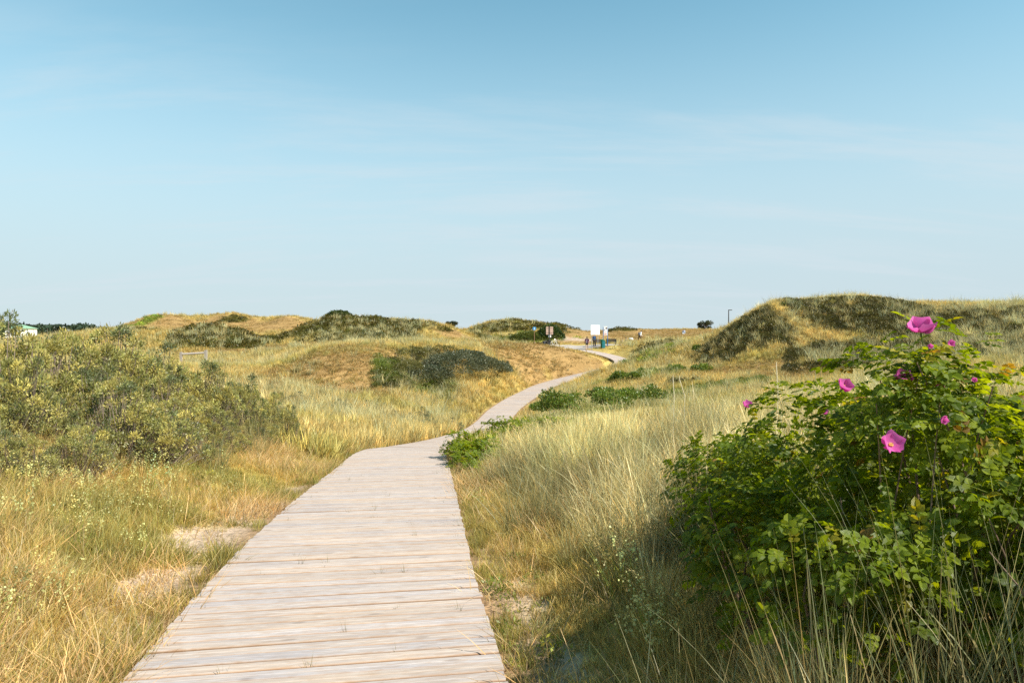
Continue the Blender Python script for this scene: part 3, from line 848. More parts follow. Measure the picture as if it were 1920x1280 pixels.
NSCAT = [0]
def scatter(name, x, y, tint, size, coll, label, cat, tilt=0.18, zoff=0.0, hscale=None):
    n = len(x)
    NSCAT[0] += n
    z = hgt(x, y) + zoff
    me = bpy.data.meshes.new(name)
    me.vertices.add(n); me.vertices.foreach_set('co', np.stack([x, y, z], 1).astype(np.float32).ravel())
    def put(nm, ty, key, arr):
        a = me.attributes.new(nm, ty, 'POINT'); a.data.foreach_set(key, arr.ravel())
    rot = np.stack([RNG.normal(0, tilt, n), RNG.normal(0, tilt, n), RNG.random(n) * 6.283], 1).astype(np.float32)
    scl = np.repeat(size[:, None], 3, 1).astype(np.float32)
    if hscale is not None: scl[:, 2] *= hscale
    put('rot', 'FLOAT_VECTOR', 'vector', rot); put('scl', 'FLOAT_VECTOR', 'vector', scl)
    put('idx', 'INT', 'value', RNG.integers(0, len(coll.objects), n).astype(np.int32))
    t = np.ones((n, 4), np.float32); t[:, :3] = tint
    put('tint', 'FLOAT_COLOR', 'color', t)
    o = link(name, me)
    md = o.modifiers.new('scatter', 'NODES'); md.node_group = NG
    for it in NG.interface.items_tree:
        if it.in_out == 'INPUT' and it.name == 'Tufts': md[it.identifier] = coll
    tag(o, label, cat, None, 'stuff')
    return o

def sample(n, y0, y1, half=0.86, pad=1.2, power=1.0):
    """points spread over the view wedge; number per square metre falls off as 1/Y^(1+power)"""
    u = RNG.random(n)
    if abs(power - 1) < 1e-6: y = y0 * (y1 / y0) ** u
    else:
        e = 1 - power; y = (y0 ** e + u * (y1 ** e - y0 ** e)) ** (1 / e)
    x = (RNG.random(n) * 2 - 1) * (half * y + pad)
    return x, y

def edge_right(y):          # where the tall marram on the right begins
    return np.interp(y, [1.0, 2.5, 3.2, 3.9, 6.0, 9.3, 12, 15, 20], [1.05, .92, .76, .62, .10, -.5, -.75, -.9, -.3])

def mixc3(cs, w):
    w = np.stack(w, 1); w = w / w.sum(1, keepdims=True)
    return w @ np.array(cs)

def jitter(c, s=0.2):
    n = len(c)
    g = np.exp(RNG.normal(0, s, n))[:, None]; wm = RNG.normal(0, 0.07, n)[:, None]
    return c * g * np.concatenate([1 + wm, np.ones_like(wm), 1 - wm], 1)

# --- near short grass
x, y = sample(60000, 1.0, 17.0, power=0.55)
pdv, pz, ps = path_d(x, y); z = zones(x, y)
clmp = fbm(x * 1.7, y * 1.7, 71, 3)
keep = (pdv > 0.98) & (RNG.random(len(x)) < (1 - 0.94 * z['sand']) * (0.35 + 1.1 * clmp))
x, y, pdv, clmp, ps_ = x[keep], y[keep], pdv[keep], clmp[keep], ps[keep]
gn = smooth(fbm(x * 0.9, y * 0.9, 77, 3), .40, .62)
edge = 1 - smooth(pdv, 1.0, 1.35)
right = smooth(x - edge_right(y), -.2, .1)
tint = mixc3([C_GOLD, C_OLIVE * 0.9, C_STRAW], [1.0 - 0.75 * np.maximum(gn, edge), 0.12 + 0.85 * np.maximum(gn, edge), 0.5 * clmp])
scatter('short_grass', x, y, jitter(tint), (0.7 + 0.8 * RNG.random(len(x))) * (0.8 + 0.5 * clmp) * np.where((ps_ > 0) & (right < .6), .62, .85), S_SHORT, 'short green and golden turf beside the boardwalk', 'grass')

# --- near dry litter
x, y = sample(42000, 1.0, 16.0, power=0.6)
pdv, pz, ps = path_d(x, y); z = zones(x, y); n = fbm(x * 0.8, y * 0.8, 83, 3)
keep = (pdv > 1.02) & (RNG.random(len(x)) < smooth(n, .38, .6) * (1 - 0.5 * z['sand']) + 0.08)
x, y = x[keep], y[keep]
scatter('dry_litter', x, y, jitter(np.tile(C_STRAW * np.array((1.1, .98, 1.15)), (len(x), 1))), 0.7 + 0.8 * RNG.random(len(x)), S_LITTER, 'flattened dry straw lying between the grass tufts', 'dry grass')

# --- near meadow grass (left bank, and under the marram)
x, y = sample(30000, 1.2, 26.0, power=0.6)
pdv, pz, ps = path_d(x, y); z = zones(x, y); n = fbm(x * 0.55, y * 0.55, 91, 4)
rt = smooth(x - edge_right(y), .12, .45)
lf = (ps < 0) * smooth(pdv, 1.25, 2.6)
keep = (pdv > 1.1) & (RNG.random(len(x)) < np.clip(lf * (0.12 + 1.2 * smooth(n, .40, .62)) + rt * (ps > 0) * 0.8, 0, 1) * (1 - 0.95 * z['sand']) * (1 - .6 * z['brown']))
x, y, n, rt, pdv = x[keep], y[keep], n[keep], rt[keep], pdv[keep]
gn = fbm(x * 0.8, y * 0.8, 95, 3)
tint = mixc3([C_STRAW, C_OLIVE, C_GOLD], [0.7 + 0 * x, 0.15 + 0.85 * smooth(gn, .42, .65) * (1 - .4 * rt), 0.8 * (1 - gn)])
scatter('meadow_grass', x, y, jitter(tint), (0.65 + 0.7 * RNG.random(len(x))) * np.interp(pdv, [1.1, 2.0, 3.8], [.34, .48, .95]), S_MID, 'yellow green meadow grass on the bank left of the boardwalk', 'grass')

# --- near marram, right of the boardwalk
x, y = sample(13000, 1.5, 24.0, power=0.45)
pdv, pz, ps = path_d(x, y); n = smooth(fbm(x * 1.5, y * 1.5, 101, 3), .36, .60)
rt = smooth(x - edge_right(y), .10, .50)
keep = (ps > 0) & (pdv > 1.15) & (RNG.random(len(x)) < rt * (0.14 + 0.86 * n) * np.where(y < 2.6, .9, 1))
x, y, n = x[keep], y[keep], n[keep]
# a few tufts on the left bank too
xl, yl = sample(5200, 3.0, 24.0, power=0.6)
pdl, _, psl = path_d(xl, yl); nl = fbm(xl * 0.6, yl * 0.6, 107, 3)
kl = (psl < 0) & (pdl > 2.0) & (RNG.random(len(xl)) < smooth(nl, .5, .68) * .8)
x = np.concatenate([x, xl[kl]]); y = np.concatenate([y, yl[kl]])
gn = fbm(x * 0.9, y * 0.9, 109, 3)
sz = (0.55 + 0.55 * RNG.random(len(x))) * np.interp(np.maximum(x - edge_right(y), 0), [0, .5, 1.2], [.55, .8, 1.0]) * np.where(y < 3.0, .72, 1)
tint = mixc3([C_PALE, C_MARRAM, C_OLIVE * .8], [1.1 + 0 * x, 0.8 * gn + .2, 0.9 * smooth(gn, .46, .66)])
lf_ = (0.55 + 0.85 * smooth(fbm(x * 1.1, y * 1.1, 113, 3), .34, .62))[:, None]
scatter('marram_grass', x, y, jitter(tint * lf_ * 1.1, .24), sz, S_MARRAM, 'tall pale marram grass right of the boardwalk', 'marram grass')

# --- low green herbs and bedstraw
x, y = sample(9000, 1.5, 16.0, power=0.6)
pdv, pz, ps = path_d(x, y); n = fbm(x * 1.1, y * 1.1, 121, 3)
keep = (pdv > 1.0) & (RNG.random(len(x)) < smooth(n, .50, .68) * .6)
x, y = x[keep], y[keep]
scatter('green_herbs', x, y, jitter(np.tile(np.array((.21, .23, .04)), (len(x), 1)), .25), 0.5 + 0.6 * RNG.random(len(x)), S_HERB, 'small leafy herbs among the short grass', 'herbs')
x, y = sample(16000, 2.2, 14.0, power=0.5)
pdv, pz, ps = path_d(x, y); n = fbm(x * 0.75, y * 0.75, 131, 3)
px = x / y * 1280 + 960
prob = np.where(ps < 0, smooth(n, .40, .70) * (0.05 + 0.22 * smooth(-px, -330, -40)) , smooth(n, .62, .76) * .10 * (x > edge_right(y)))
keep = (pdv > 1.6) & (RNG.random(len(x)) < prob)
x, y = x[keep], y[keep]
scatter('bedstraw', x, y, jitter(np.tile(np.array((.60, .56, .22)), (len(x), 1)), .2), 0.8 + 0.6 * RNG.random(len(x)), S_BED, 'cream yellow bedstraw flowers scattered through the bank grass', 'wild flowers')

# --- middle distance
x, y = sample(95000, 13.0, 66.0, half=0.84, pad=2, power=0.35)
pdv, pz, ps = path_d(x, y); z = zones(x, y); n = fbm(x * 0.22, y * 0.22, 141, 4)
keep = (pdv > 1.25) & (RNG.random(len(x)) < (1 - .97 * z['sand']) * (1 - .93 * z['heath']) * (1 - .6 * z['green']) * (0.6 + .6 * n))
x, y, n = x[keep], y[keep], n[keep]; z = zones(x, y)
gn = fbm(x * 0.3, y * 0.3, 147, 4)
tint = mixc3([C_STRAW, C_GOLD, C_OLIVE * 1.3, C_BROWN, C_GREEN * 1.4], [1.0 + 0 * x, 0.9 * n, 0.9 * smooth(gn, .5, .68), 1.9 * z['brown'], 2.5 * z['green']])
scatter('dune_meadow', x, y, jitter(tint, .24), (0.75 + 0.6 * RNG.random(len(x))), S_MIDFAR, 'straw coloured grass covering the hollow beyond the first rise', 'grass', hscale=(1 - .55 * z['brown']) * (1 - .6 * smooth(-np.hypot((x - 6) / 14, (y - 84) / 16), -1.3, -.8)))
x, y = sample(26000, 18.0, 70.0, half=0.84, pad=2, power=0.35)
pdv, pz, ps = path_d(x, y); z = zones(x, y); n = fbm(x * 0.3, y * 0.3, 151, 4)
keep = (pdv > 1.7) & (RNG.random(len(x)) < (1 - z['sand']) * (1 - .9 * z['brown']) * np.clip(0.26 * z['heath'] + 0.6 * smooth(n, .46, .64), 0, 1))
x, y = x[keep], y[keep]
tint = mixc3([C_PALE, C_MARRAM], [1 + 0 * x, .4 + .5 * RNG.random(len(x))])
scatter('dune_marram', x, y, jitter(tint, .24), 0.65 + 0.5 * RNG.random(len(x)), S_MARFAR, 'pale marram tufts dotted over the dark dune slopes', 'marram grass')

# --- far dunes
x, y = sample(80000, 60.0, 200.0, half=0.82, pad=3, power=0.5)
pdv, pz, ps = path_d(x, y); z = zones(x, y); n = fbm(x * 0.1, y * 0.1, 161, 4)
keep = ((pdv > 1.9) | (y > 93)) & (RNG.random(len(x)) < (1 - .98 * z['sand']) * (1 - .9 * z['heath']) * (1 - .25 * z['brown']) * (0.6 + .5 * n))
keep &= ~((np.abs(y - 90.3) < 2.6) & (x > -3) & (x < 14))
x, y, n = x[keep], y[keep], n[keep]; z = zones(x, y)
tint = mixc3([C_STRAW, C_GOLD, C_BROWN * .9, C_GREEN * 1.3, C_OLIVE], [1.0 + 0 * x, 0.8 * n, 2.6 * z['brown'], 2.5 * z['green'], .35 + 0 * x])
scatter('far_dune_grass', x, y, jitter(tint, .15), (0.65 + 0.6 * RNG.random(len(x))), S_FAR, 'dry grass on the far dunes and the open field', 'grass', hscale=(1 - .65 * z['brown']) * (1 - .7 * smooth(-np.hypot((x - 9) / 16, (y - 90) / 16), -1.3, -.8)))
x, y = sample(22000, 62.0, 150.0, half=0.82, pad=3, power=0.5)
z = zones(x, y); n = fbm(x * 0.16, y * 0.16, 171, 4)
pdv, pz, ps = path_d(x, y)
keep = ((pdv > 2.2) | (y > 93)) & (RNG.random(len(x)) < (1 - z['sand']) * (1 - z['brown']) * np.clip(.8 * z['heath'] + .6 * smooth(n, .48, .66), 0, 1))
keep &= ~((np.abs(y - 90.3) < 2.6) & (x > -3) & (x < 14))
x, y = x[keep], y[keep]
scatter('far_dune_marram', x, y, jitter(mixc3([C_PALE, C_MARRAM], [1 + 0 * x, .5 + .5 * RNG.random(len(x))]), .15), 0.6 + 0.5 * RNG.random(len(x)), S_MARDIST, 'pale marram tufts on the far dune crests', 'marram grass')

# --- heather and crowberry mats
x, y = sample(60000, 24.0, 66.0, half=0.86, pad=2, power=0.2)
z = zones(x, y)
pdv, pz, ps = path_d(x, y)
wv = np.maximum(z['heath'], .75 * z['green'])
keep = (RNG.random(len(x)) < wv * .85) & (pdv > 1.5)
x, y = x[keep], y[keep]; z = zones(x, y)
tint = mixc3([C_HEATH, C_GREEN, np.array((.085, .06, .022))], [1.2 * z['heath'] + .05, 1.6 * z['green'], .35 * RNG.random(len(x))])
scatter('heather', x, y, jitter(tint, .25), 0.6 + 0.6 * RNG.random(len(x)), S_HEATH, 'dark olive crowberry and heather mats on the dune flanks', 'heather')
x, y = sample(40000, 62.0, 150.0, half=0.82, pad=3, power=0.2)
z = zones(x, y); wv = np.maximum(z['heath'], .8 * z['green'])
pdv, pz, ps = path_d(x, y)
keep = (RNG.random(len(x)) < wv * .62) & ((pdv > 2) | (y > 93))
x, y = x[keep], y[keep]; z = zones(x, y)
tint = mixc3([C_HEATH, C_GREEN], [1.2 * z['heath'] + .05, 1.6 * z['green']])
scatter('far_heather', x, y, jitter(tint * np.array((1.35, 1.3, 1.1)), .3), 0.55 + 0.6 * RNG.random(len(x)), S_HEATHF, 'dark heather patches on the far dunes', 'heather')
print('instances', NSCAT[0])

# ------------------------------------------------------------------ leafy things
def cards(P, D, S_, L, W, C, fold=0.0):
    """one four-cornered leaf for each row"""
    n = len(P)
    mid = P + D * (L * 0.48)[:, None]
    V = np.stack([P, mid + S_ * (W / 2)[:, None], P + D * L[:, None], mid - S_ * (W / 2)[:, None]], 1).reshape(-1, 3)
    i = np.arange(n) * 4
    F = np.stack([i, i + 1, i + 2, i + 3], 1)
    return V, F, np.repeat(C, 4, 0)
def unit(a): return a / np.maximum(np.linalg.norm(a, axis=-1, keepdims=True), 1e-9)

def buckthorn_mesh(seed, ncl, lpc, leafL=0.050, leafW=0.016, palette=((.25, .245, .075), (.36, .31, .09), (.13, .15, .062))):
    """bush of about unit size: twiggy sprays, each a whorl of narrow leaves, on a lumpy crown"""
    rg = np.random.default_rng(seed)
    P = []; D = []; C = []
    tw = MB()
    for i in range(ncl):
        a = rg.random() * 6.283; r = rg.random() ** .6
        lump = 0.55 + 0.8 * float(fbm(np.array([math.cos(a) * r * 2.6 + 7 + seed]), np.array([math.sin(a) * r * 2.6 + 9]), seed, 2)[0])
        zt = lump * (1 - 0.6 * r ** 2.0) * (1 if rg.random() < .55 else rg.uniform(.25, .95))
        c = np.array((r * math.cos(a) * (.7 + .3 * lump), r * math.sin(a) * (.7 + .3 * lump), zt))
        out = unit(np.array((c[0] * .8, c[1] * .8, .75)) + rg.normal(0, .25, 3))
        b = np.array((c[0] * 0.35, c[1] * 0.35, -0.05)); m = (b + c) / 2 + rg.normal(0, .05, 3)
        tip = c + out * .14
        tw.tube([tuple(b), tuple(m), tuple(c), tuple(tip)], [.013, .008, .005, .002], 3, False)
        if i % 4 == 0:
            for q in range(3):
                e = c + unit(out + rg.normal(0, .6, 3)) * .2
                tw.tube([tuple(m), tuple((m + e) / 2 + rg.normal(0, .02, 3)), tuple(e)], [.005, .004, .002], 3, False)
        base = np.array(palette[rg.choice(3, p=(.45, .30, .25))]) * math.exp(rg.normal(0, .2))
        rad = rg.uniform(.09, .17)
        u_ = unit(rg.normal(0, 1, (lpc, 3)) + out * .9)
        rr = rad * rg.random(lpc) ** .5
        P.append(c + u_ * rr[:, None] * np.array((1, 1, .8)))
        D.append(unit(u_ + rg.normal(0, .45, (lpc, 3)) + np.array((0, 0, .25))))
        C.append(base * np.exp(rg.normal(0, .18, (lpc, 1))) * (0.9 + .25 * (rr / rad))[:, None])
    P = np.concatenate(P); D = np.concatenate(D); C = np.concatenate(C); n = len(P)
    S_ = unit(np.cross(D, rg.normal(0, 1, (n, 3))))
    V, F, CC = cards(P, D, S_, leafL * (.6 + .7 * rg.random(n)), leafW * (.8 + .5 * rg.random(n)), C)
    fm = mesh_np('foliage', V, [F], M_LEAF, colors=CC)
    tm = mesh_np('branches', np.array(tw.v), [np.array(tw.q)], M_TWIG)
    return fm, tm
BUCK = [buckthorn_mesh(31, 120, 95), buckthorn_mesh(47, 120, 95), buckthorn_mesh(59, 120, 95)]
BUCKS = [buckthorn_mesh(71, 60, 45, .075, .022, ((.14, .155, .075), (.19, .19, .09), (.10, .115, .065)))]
def shrub(name, x, y, rad, hh, var, label, group, meshes=BUCK, rz=None, cat='shrub'):
    o = empty(name, (x, y, h1(x, y) - 0.03), rz if rz is not None else random.random() * 6.28)
    fm, tm = meshes[var % len(meshes)]
    f = link('foliage', fm, o); b = link('branches', tm, o)
    for q in (f, b): q.scale = (rad * .9, rad * (0.9 + .2 * random.random()), hh)
    f['kind'] = 'stuff'; b['kind'] = 'stuff'
    tag(o, label, cat, group)
    return o
GRP = 'silvery sea buckthorn bushes on the left bank'
def shrub_px(u, Y, vtop, rad, var, label, name='sea_buckthorn_bush', group=GRP, meshes=BUCK):
    x = (u - 960) / 1280 * Y
    z = at(u, vtop, Y)[2]
    return shrub(name, x, Y, rad, max(0.25, z - h1(x, Y)) * 0.84, var, label, group, meshes)
for a in [
    (-10, 8.6, 598, .95, 0, 'tallest silvery bush rising at the far left edge against the sky'),
    (75, 9.6, 606, 1.0, 1, 'silvery bush in front of the green roofed building'),
    (150, 10.6, 610, 1.0, 2, 'silvery bush standing before the distant dark woods, second along the crest'),
    (215, 11.2, 620, 1.05, 0, 'silvery bush on the crest between the dark woods and the brown dune'),
    (275, 12.2, 645, 1.05, 1, 'bush on the crest left of the wooden rail'),
    (335, 12.6, 672, .85, 2, 'grey green bush just under the wooden rail'),
    (395, 12.8, 683, .8, 0, 'grey green bush right of the wooden rail, leaning down the slope'),
    (452, 13.8, 702, .66, 1, 'lower bush on the slope where the thicket thins out'),
    (510, 14.8, 726, .5, 2, 'rightmost bush of the left thicket, above the valley'),
    (35, 7.9, 650, .68, 2, 'yellowish bush in front of the tallest left edge bush'),
    (-50, 7.4, 700, .7, 1, 'half cut off bush low at the left edge'),
    (190, 9.2, 690, .66, 1, 'broad bush in the middle of the left thicket behind the dark bush'),
    (310, 10.6, 708, .72, 0, 'bush in the middle of the thicket below the rail'),
    (385, 11.0, 742, .5, 2, 'rounded small bush at the lower right of the thicket'),
    (225, 8.2, 722, .75, 0, 'dark twiggy bush lowest in the left thicket'),
    (285, 8.5, 735, .62, 2, 'low dark bush beside the twiggy one, nearer the boardwalk'),
    (365, 9.4, 795, .38, 1, 'tiny lone buckthorn bush in the grass above the sand patches'),
    (485, 12.6, 765, .4, 0, 'small bush in pale grass below the rightmost thicket bush'),
    (30, 6.6, 800, .4, 1, 'small yellowish bush low at the left edge beside the cream flowers'),
    (140, 7.2, 785, .42, 2, 'small bush just left of the dark twiggy bush'),
    (430, 10.6, 790, .34, 0, 'small round bush between the tiny lone bush and the valley'),
    (540, 13.6, 760, .36, 1, 'last little bush right of the thicket before the pale valley grass')]:
    shrub_px(*a)
seeds_ = sorted(((636, 752, 29, .55, .55), (690, 748, 31, .45, .5), (742, 758, 29, .5, .5), (768, 756, 29, .5, .4), (792, 745, 32, .65, .45), (800, 772, 27, .6, .55), (812, 765, 28, .5, .4), (850, 760, 30, .5, .5), (722, 745, 32, .4, .5), (560, 738, 30, .5, .7), (655, 765, 27, .35, .4)))
ORD = ('leftmost', 'second', 'third', 'fourth', 'fifth', 'sixth', 'seventh', 'eighth', 'ninth', 'tenth', 'eleventh')
for k, (u, v, Y, hh, r) in enumerate(seeds_):
    p = at(u, v, Y)
    shrub('buckthorn_seedling', p[0], p[1], r, hh, 0, ORD[k] + (' from the left' if k else '') + ' of the grey green seedlings in the pale valley grass', 'buckthorn seedlings in the valley grass', BUCKS)

def mound(name, ells, n, leafL, leafW, palette, seed, label, cat, group=None, parts=('foliage', 'branches'), depth=0.25, upb=.5, stems=14, mat=None, smat=None, gaps=0.0):
    """foliage mass: leaves through the outer part of a union of ellipsoids; ells = (x, y, z0, rx, ry, rz)"""
    rg = np.random.default_rng(seed)
    E = np.array(ells, float)
    c0 = (E[0, 0], E[0, 1], h1(E[0, 0], E[0, 1]))
    o = empty(name, c0)
    area = E[:, 3] * E[:, 4] + E[:, 3] * E[:, 5] + E[:, 4] * E[:, 5]
    which = rg.choice(len(E), n * 2, p=area / area.sum())
    d = unit(rg.normal(0, 1, (n * 2, 3))); d[:, 2] = np.abs(d[:, 2]) * 1.0 - 0.12
    lump = 0.62 + 0.72 * fbm(d[:, 0] * 4.2 + which * 3.1, d[:, 1] * 4.2 + d[:, 2] * 3, seed, 3)
    rr = (1 - depth * rg.random(n * 2) ** 1.6) * lump
    P = E[which, :3] + d * E[which, 3:6] * rr[:, None]
    ok = np.ones(len(P), bool)
    for k in range(len(E)):
        q = (P - E[k, :3]) / E[k, 3:6]
        ok &= ~(((q ** 2).sum(1) < (1 - depth - .12) ** 2) & (which != k))
    ok &= P[:, 2] > hgt(P[:, 0], P[:, 1]) - .02
    if gaps:
        gs = 1.6 / max(E[:, 3].max(), .8)
        ok &= fbm(P[:, 0] * gs * 2.2 + seed, P[:, 1] * gs * 2.2 + P[:, 2] * 2, seed + 9, 3) + rg.normal(0, .05, len(P)) > gaps
    P = P[ok][:n]; d = d[ok][:n]
    n = len(P)
    D = unit(d * .7 + rg.normal(0, .6, (n, 3)) + np.array((0, 0, upb)))
    S_ = unit(np.cross(D, rg.normal(0, 1, (n, 3))))
    cl = fbm(P[:, 0] / leafL * .12, P[:, 1] / leafL * .12 + P[:, 2] / leafL * .1, seed + 5, 3)
    pal = np.array(palette)
    w1 = smooth(cl + rg.normal(0, .08, n), .38, .62)[:, None]
    C = pal[0] * (1 - w1) + pal[1] * w1
    if len(pal) > 2:
        m = rg.random(n) < .12; C[m] = pal[2]
    C = C * np.exp(rg.normal(0, .2, n))[:, None]
    V, F, CC = cards(P - np.array(c0), D, S_, leafL * (.65 + .7 * rg.random(n)), leafW * (.7 + .6 * rg.random(n)), C)
    f = link(parts[0], mesh_np(parts[0], V, [F], mat or M_LEAF, colors=CC), o); f['kind'] = 'stuff'
    tw = MB()
    for k in range(stems):
        e = E[rg.integers(len(E))]
        b = Vector((e[0] + rg.normal(0, .2) * e[3], e[1] + rg.normal(0, .2) * e[4], h1(e[0], e[1]) - .05))
        dd = unit(np.array((rg.normal(), rg.normal(), 1.0)))
        t_ = Vector(tuple(e[:3] + dd * e[3:6] * .8))
        m_ = (b + t_) / 2 + Vector((rg.normal(0, .1) * e[3], rg.normal(0, .1) * e[4], .1 * e[5]))
        rb = 0.02 * max(e[5], .4)
        if stems < 12: tw = MB()
        tw.tube([tuple(q - Vector(c0)) for q in (b, m_, t_)], [rb, rb * .7, rb * .3], 4, False)
        if stems < 12: tw.build('branch', smat or M_TWIG, o)
    if stems >= 12: tw.build(parts[1], smat or M_TWIG, o)['kind'] = 'stuff'
    tag(o, label, cat, group)
    return o
def E_px(u, v, Y, rx, ry, rz, dz=0.0):
    p = at(u, v, Y); return (p[0], p[1], p[2] + dz, rx, ry, rz)
WILL = ((.075, .090, .050), (.115, .125, .072), (.15, .14, .07))
mound('creeping_willow_thicket', [E_px(850, 690, 48, 2.4, 3.6, 1.15), E_px(800, 705, 45, 1.6, 2.6, .8), E_px(900, 688, 51, 2.0, 3.2, .95), E_px(930, 694, 53, 1.3, 2.4, .65), E_px(870, 672, 51, 1.9, 2.2, .7)],
      26000, .14, .045, WILL, 201, 'wide dark grey green willow thicket on the brown mound left of the boardwalk', 'thicket', stems=30, gaps=.40)
OLV = ((.085, .085, .018), (.14, .125, .03), (.2, .17, .06))
mound('broom_patch', [E_px(765, 690, 43.5, .9, 2.2, .5), E_px(775, 662, 48, 1.1, 1.5, .5), E_px(750, 715, 41, .6, 1.4, .4), E_px(825, 657, 52, 1.5, 1.3, .45)], 7000, .12, .03, OLV, 203,
      'olive green scrub patch bordering the left side of the grey willow thicket', 'scrub', stems=8, gaps=.45)
RG = ((.075, .120, .015), (.135, .195, .022), (.20, .20, .035))
for k, (u, v, Y, rx, ry, rz, lab) in enumerate([
    (1100, 752, 27, 1.7, 1.7, .55, 'low bright green rose thicket above the pale marram, widest of its patch'),
    (1180, 738, 30, 1.8, 1.6, .5, 'low green rose thicket to the right of the widest one, below the curve'),
    (1035, 762, 26, .9, 1.3, .4, 'small low rose thicket at the boardwalk edge before the curve'),
    (1180, 705, 46, 1.3, 1.8, .5, 'dark green low bush below the upper boardwalk bend'),
    (1215, 698, 50, 1.2, 1.5, .45, 'green low bush right of the one below the upper bend'),
    (1290, 692, 47, 1.5, 1.4, .6, 'low green bush at the sandy gap before the right dune'),
    (1172, 686, 64, .9, 1.0, .55, 'dark low bush against the tip of the boardwalk bend'),
    (1330, 655, 59, 1.5, 2, .55, 'green bush at the left foot of the tall right dune'),
    (605, 656, 64, 1.3, 1.0, .4, 'small green bush on the brown flat before the middle dune'),
    (515, 690, 50, .8, .7, .4, 'lone bright green bush in straw grass left of the brown mound')]):
    rq = np.random.default_rng(900 + k)
    mound('low_green_bush', [E_px(u + rq.uniform(-1, 1) * 38 * rx * 28 / Y, v + rq.uniform(0, 7), Y + rq.uniform(-1, 1) * ry, rx * rq.uniform(.18, .42), ry * rq.uniform(.25, .5), rz * rq.uniform(.45, 1.0)) for _ in range(9)],
          int(2300 * rx), .085 if Y < 40 else .13, .05 if Y < 40 else .07, RG, 210 + k, lab, 'bush', 'low green bushes in the dunes', stems=6, depth=.5, gaps=.44)
mound('dune_top_bush', [E_px(637, 592, 96, 1.7, 1.5, .7)], 1500, .3, .14, ((.04, .065, .012), (.07, .095, .02)), 231, 'dark round bush on the peak of the middle dune', 'bush', stems=3)
mound('dune_top_bush', [E_px(1467, 573, 53, .28, .3, .22)], 260, .12, .06, ((.05, .08, .015), (.09, .12, .03)), 232, 'tiny green bush on the crest of the tall right dune', 'bush', stems=3)
mound('rose_hedge', [E_px(995, 634, 94, 3.0, 1.5, 1.0), E_px(978, 637, 94, 1.6, 1.3, .7), E_px(1010, 637, 93.5, 1.4, 1.3, .7)], 6000, .2, .1, ((.075, .10, .016), (.14, .15, .03)), 233,
      'wide light green bush left behind the bicycle', 'bush', stems=8)
mound('rose_hedge', [E_px(1032, 628, 94, 1.6, 1.3, 1.6), E_px(1043, 633, 94.5, 1.2, 1.3, 1.1), E_px(1020, 630, 94, 1.0, 1.2, 1.2)], 5000, .2, .1, ((.03, .06, .010), (.075, .105, .018)), 234,
      'tall dark green bush behind the pinkish sign and bicycle', 'bush', stems=8)

# ------------------------------------------------------------------ trees on the skyline
def tree(u, vb, vt, Y, wpx, seed, pal, label, name='windswept_tree', nleaf=1900, lobes=15, leaf=.34):
    rg = np.random.default_rng(seed)
    b = np.array(at(u, vb, Y)); t = np.array(at(u, vt, Y)); H = t[2] - b[2]; Wd = wpx / 1280 * Y / 2
    gz = min(h1(b[0], b[1]), b[2])
    o = empty(name, (b[0], b[1], gz)); b0 = np.array((b[0], b[1], gz))
    mb = MB(); top = b[2] - gz
    mb.tube([(0, 0, -.1), (.1 * Wd, 0, top + H * .25), (-.05 * Wd, .1, top + H * .6)], [.14, .1, .06], 7)
    P = []; D = []; S_ = []; C = []
    for k in range(lobes):
        c = np.array((rg.uniform(-.8, .8) * Wd, rg.uniform(-.6, .6) * Wd, top + H * rg.uniform(.25, .86)))
        mb.tube([(0, 0, top + H * .2), tuple(c * np.array((.6, .6, .85))), tuple(c)], [.07, .045, .02], 5)
        r = Wd * rg.uniform(.16, .34); rz = H * rg.uniform(.09, .17)
        n = nleaf // lobes
        d = unit(rg.normal(0, 1, (n, 3))); rr = rg.random(n) ** .4
        P.append(c + d * rr[:, None] * np.array((r, r, rz))); D.append(unit(d + rg.normal(0, .6, (n, 3))))
        C.append(np.tile(pal[k % len(pal)], (n, 1)) * np.exp(rg.normal(0, .2, n))[:, None])
    P = np.concatenate(P); D = np.concatenate(D); C = np.concatenate(C); n = len(P)
    S_ = unit(np.cross(D, rg.normal(0, 1, (n, 3))))
    V, F, CC = cards(P, D, S_, leaf * (.6 + .8 * rg.random(n)), leaf * .45 * (.7 + .6 * rg.random(n)), C)
    f = link('crown', mesh_np('crown', V, [F], M_LEAF, colors=CC), o); f['kind'] = 'stuff'
    mb.build('trunk', M_TWIG, o)
    tag(o, label, 'tree')
    return o
tree(845, 614, 601, 150, 24, 301, ((.035, .045, .02), (.055, .06, .03)), 'loose dark pine on the skyline between the two middle dunes', 'pine_tree')
tree(1322, 620, 601, 172, 27, 302, ((.045, .055, .018), (.075, .075, .03)), 'round windswept tree alone on the field skyline left of the lamp post')

# far woods: one mass on the horizon at the left
rg = np.random.default_rng(310)
P = []; C = []
for k in range(60):
    u = rg.uniform(-260, 212); Y = rg.uniform(420, 520)
    vt = np.interp(u, [-260, 20, 60, 100, 120, 160, 176, 182, 205, 212], [608, 607, 609, 610, 610, 607, 609, 615, 616, 618]) + rg.normal(0, .7)
    t = np.array(at(u, vt, Y)); hh = max(t[2] + 1.2, 1.0)
    n = 260
    d = unit(rg.normal(0, 1, (n, 3))); rr = rg.random(n) ** .35
    rad = rg.uniform(3.5, 7)
    P.append(np.array((t[0], t[1], -1.2 + hh * .5)) + d * rr[:, None] * np.array((rad, rad, hh * .5)))
    C.append(np.tile(np.array((.035, .055, .032)) * math.exp(rg.normal(0, .25)), (n, 1)))
P = np.concatenate(P); C = np.concatenate(C); n = len(P)
D = unit(rg.normal(0, 1, (n, 3))); S_ = unit(np.cross(D, rg.normal(0, 1, (n, 3))))
